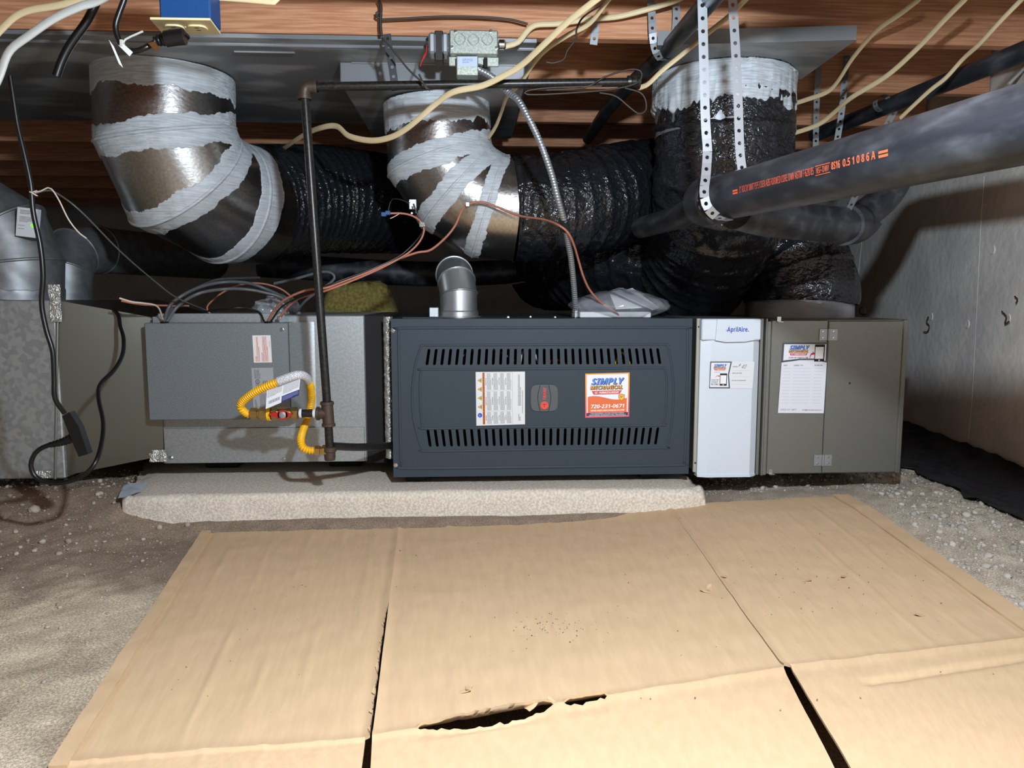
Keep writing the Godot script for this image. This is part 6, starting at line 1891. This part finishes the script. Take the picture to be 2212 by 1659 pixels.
# ---------- small things ----------
func small_things():
	# bag of papers on the furnace
	var top: float = Vector3(0.6206, 0.5658, -2.14).y
	var b0: Vector3 = Vector3(0.3149, 0.5696, -2.22)
	var b1: Vector3 = Vector3(0.5235, 0.5693, -2.22)
	single("manual_booklet", box(Vector3(b0.x, top + 0.0008, -2.23), Vector3(b1.x, top + 0.017, -2.42), 0.002), M.paper, "thick white manual lying flat in the plastic bag", "booklet", "papers on the furnace")
	var fold := func(c: Array, lift: float) -> ArrayMesh:
		var q: PackedVector3Array = v3(c)
		var up := Vector3(0, 0.004, -0.002)
		return hexa(q, PackedVector3Array([q[0] + up, q[1] + up, q[2] + up, q[3] + up]))
	var lf := v3([0.4258, 0.6287, -2.36, 0.507, 0.6492, -2.42, 0.566, 0.5949, -2.33, 0.4229, 0.5904, -2.25])
	single("folded_leaflet", hexa(lf, PackedVector3Array([lf[0] + Vector3(0, 0.005, 0), lf[1] + Vector3(0, 0.006, 0), lf[2] + Vector3(0, 0.003, 0), lf[3] + Vector3(0, 0.003, 0)])), M.paper, "folded white leaflet leaning on top of the bagged manual", "leaflet", "papers on the furnace")
	lf = v3([0.4277, 0.6426, -2.34, 0.4682, 0.6487, -2.38, 0.5644, 0.5925, -2.3, 0.533, 0.5876, -2.25])
	single("folded_leaflet", hexa(lf, PackedVector3Array([lf[0] + Vector3(0, 0.005, 0), lf[1] + Vector3(0, 0.006, 0), lf[2] + Vector3(0, 0.003, 0), lf[3] + Vector3(0, 0.003, 0)])), M.grey_paper, "bluish folded leaflet in front of the white leaflet", "leaflet", "papers on the furnace")
	var bc: Vector3 = Vector3(0.4472, 0.6007, -2.32)
	var v := PackedVector3Array()
	for j in 25:
		for i in 64:
			var a := TAU * i / 64.0
			var ph := PI * (j / 24.0) - PI / 2
			var q := Vector3(cos(a) * pow(cos(ph), 0.7) * 0.152, sin(ph) * 0.05, sin(a) * pow(maxf(cos(ph), 0), 0.7) * 0.13)
			var n := noise3(q + Vector3(5, 5, 5), 16.0) * 0.012
			q += q.normalized() * n
			q.y = maxf(q.y * (1.0 - 0.4 * absf(q.x) / 0.15), top + 0.0004 - bc.y + 0.0)
			v.append(bc + q)
	single("plastic_bag", grid(v, 64, 25, true, true), M.clear_film, "clear plastic bag of papers on the furnace top", "plastic bag")
	var sc: Vector3 = Vector3(-0.5926, 0.5892, -2.4)
	v = PackedVector3Array()
	for j in 15:
		for i in 36:
			var a := TAU * i / 36.0
			var ph := PI * (j / 14.0) - PI / 2
			var q := Vector3(cos(a) * cos(ph) * 0.065, sin(ph) * 0.042, sin(a) * cos(ph) * 0.05)
			v.append(sc + q * (1.0 + 0.5 * noise3(q + Vector3(1, 1, 1), 30.0)))
	single("plastic_wrap", grid(v, 36, 15, true, true), M.clear_film, "crumpled clear plastic wrap among wires on the coil case", "plastic wrap")
	# glass wool behind the coil
	v = PackedVector3Array()
	for j in 21:
		for i in 40:
			var a := TAU * i / 40.0
			var ph := PI * (j / 20.0) - PI / 2
			var q := Vector3(signf(cos(a)) * pow(absf(cos(a)), 0.5) * pow(cos(ph), 0.4) * 0.16, sin(ph) * 0.335, signf(sin(a)) * pow(absf(sin(a)), 0.5) * pow(cos(ph), 0.4) * 0.09)
			v.append(Vector3(Vector3(-0.4279, 0.6167, -2.98).x, 0.35, -2.98) + q + Vector3(0.01, 0.01, 0.01) * noise3(q, 25.0) * 1.5)
	single("insulation_batt", grid(v, 40, 21, true, true), M.glass_wool, "yellow glass wool batt in the gloom behind the coil case", "insulation")
	single("wooden_lath", hexa(v3([0.0216, 0.6625, -3.1, 0.6083, 0.7517, -3.1, 0.6084, 0.7462, -3.1, 0.0216, 0.6552, -3.1]), v3([0.0223, 0.6639, -3.2, 0.6279, 0.7559, -3.2, 0.628, 0.7502, -3.2, 0.0223, 0.6563, -3.2])), M.lath_wood, "thin slanting wooden lath behind the flue", "lath")
	# paper scrap, feather
	var s := v3([-0.9595, 0.1114, -2.13, -0.9038, 0.1163, -2.15, -0.9028, 0.0974, -2.1, -0.9423, 0.0931, -2.05])
	var sg := PackedVector3Array()
	for j in 8:
		for i in 8:
			var q := s[0].lerp(s[1], i / 7.0).lerp(s[3].lerp(s[2], i / 7.0), j / 7.0)
			sg.append(q + Vector3(0, 0.004 * noise3(q, 30.0), 0))
	single("paper_scrap", grid(sg, 8, 8), M.grey_paper, "pale crumpled paper scrap on the dirt by the pad corner", "paper scrap")
	# black ground sheet along the wall
	var gs := PackedVector3Array()
	for j in 40:
		for i in 24:
			var zz := lerpf(-3.3, -1.45, j / 39.0)
			var wx := 1.646 + (-zz - 2.165) * 0.1387 - 0.012
			var edge := 0.25 - 0.06 * step01(-2.6, -1.5, zz) + 0.05 * noise3(Vector3(0, zz, 2), 4.0)
			var xx := lerpf(wx - edge, wx, i / 23.0)
			var q := Vector3(xx, 0, zz)
			gs.append(Vector3(xx, ground_y(xx, zz) + 0.012 + 0.012 * absf(noise3(q, 9.0)) + 0.06 * pow(i / 23.0, 4.0), zz))
	single("ground_sheet", grid(gs, 24, 40, false, true), M.ground_film, "black plastic ground sheet along the foot of the concrete wall", "plastic sheet")
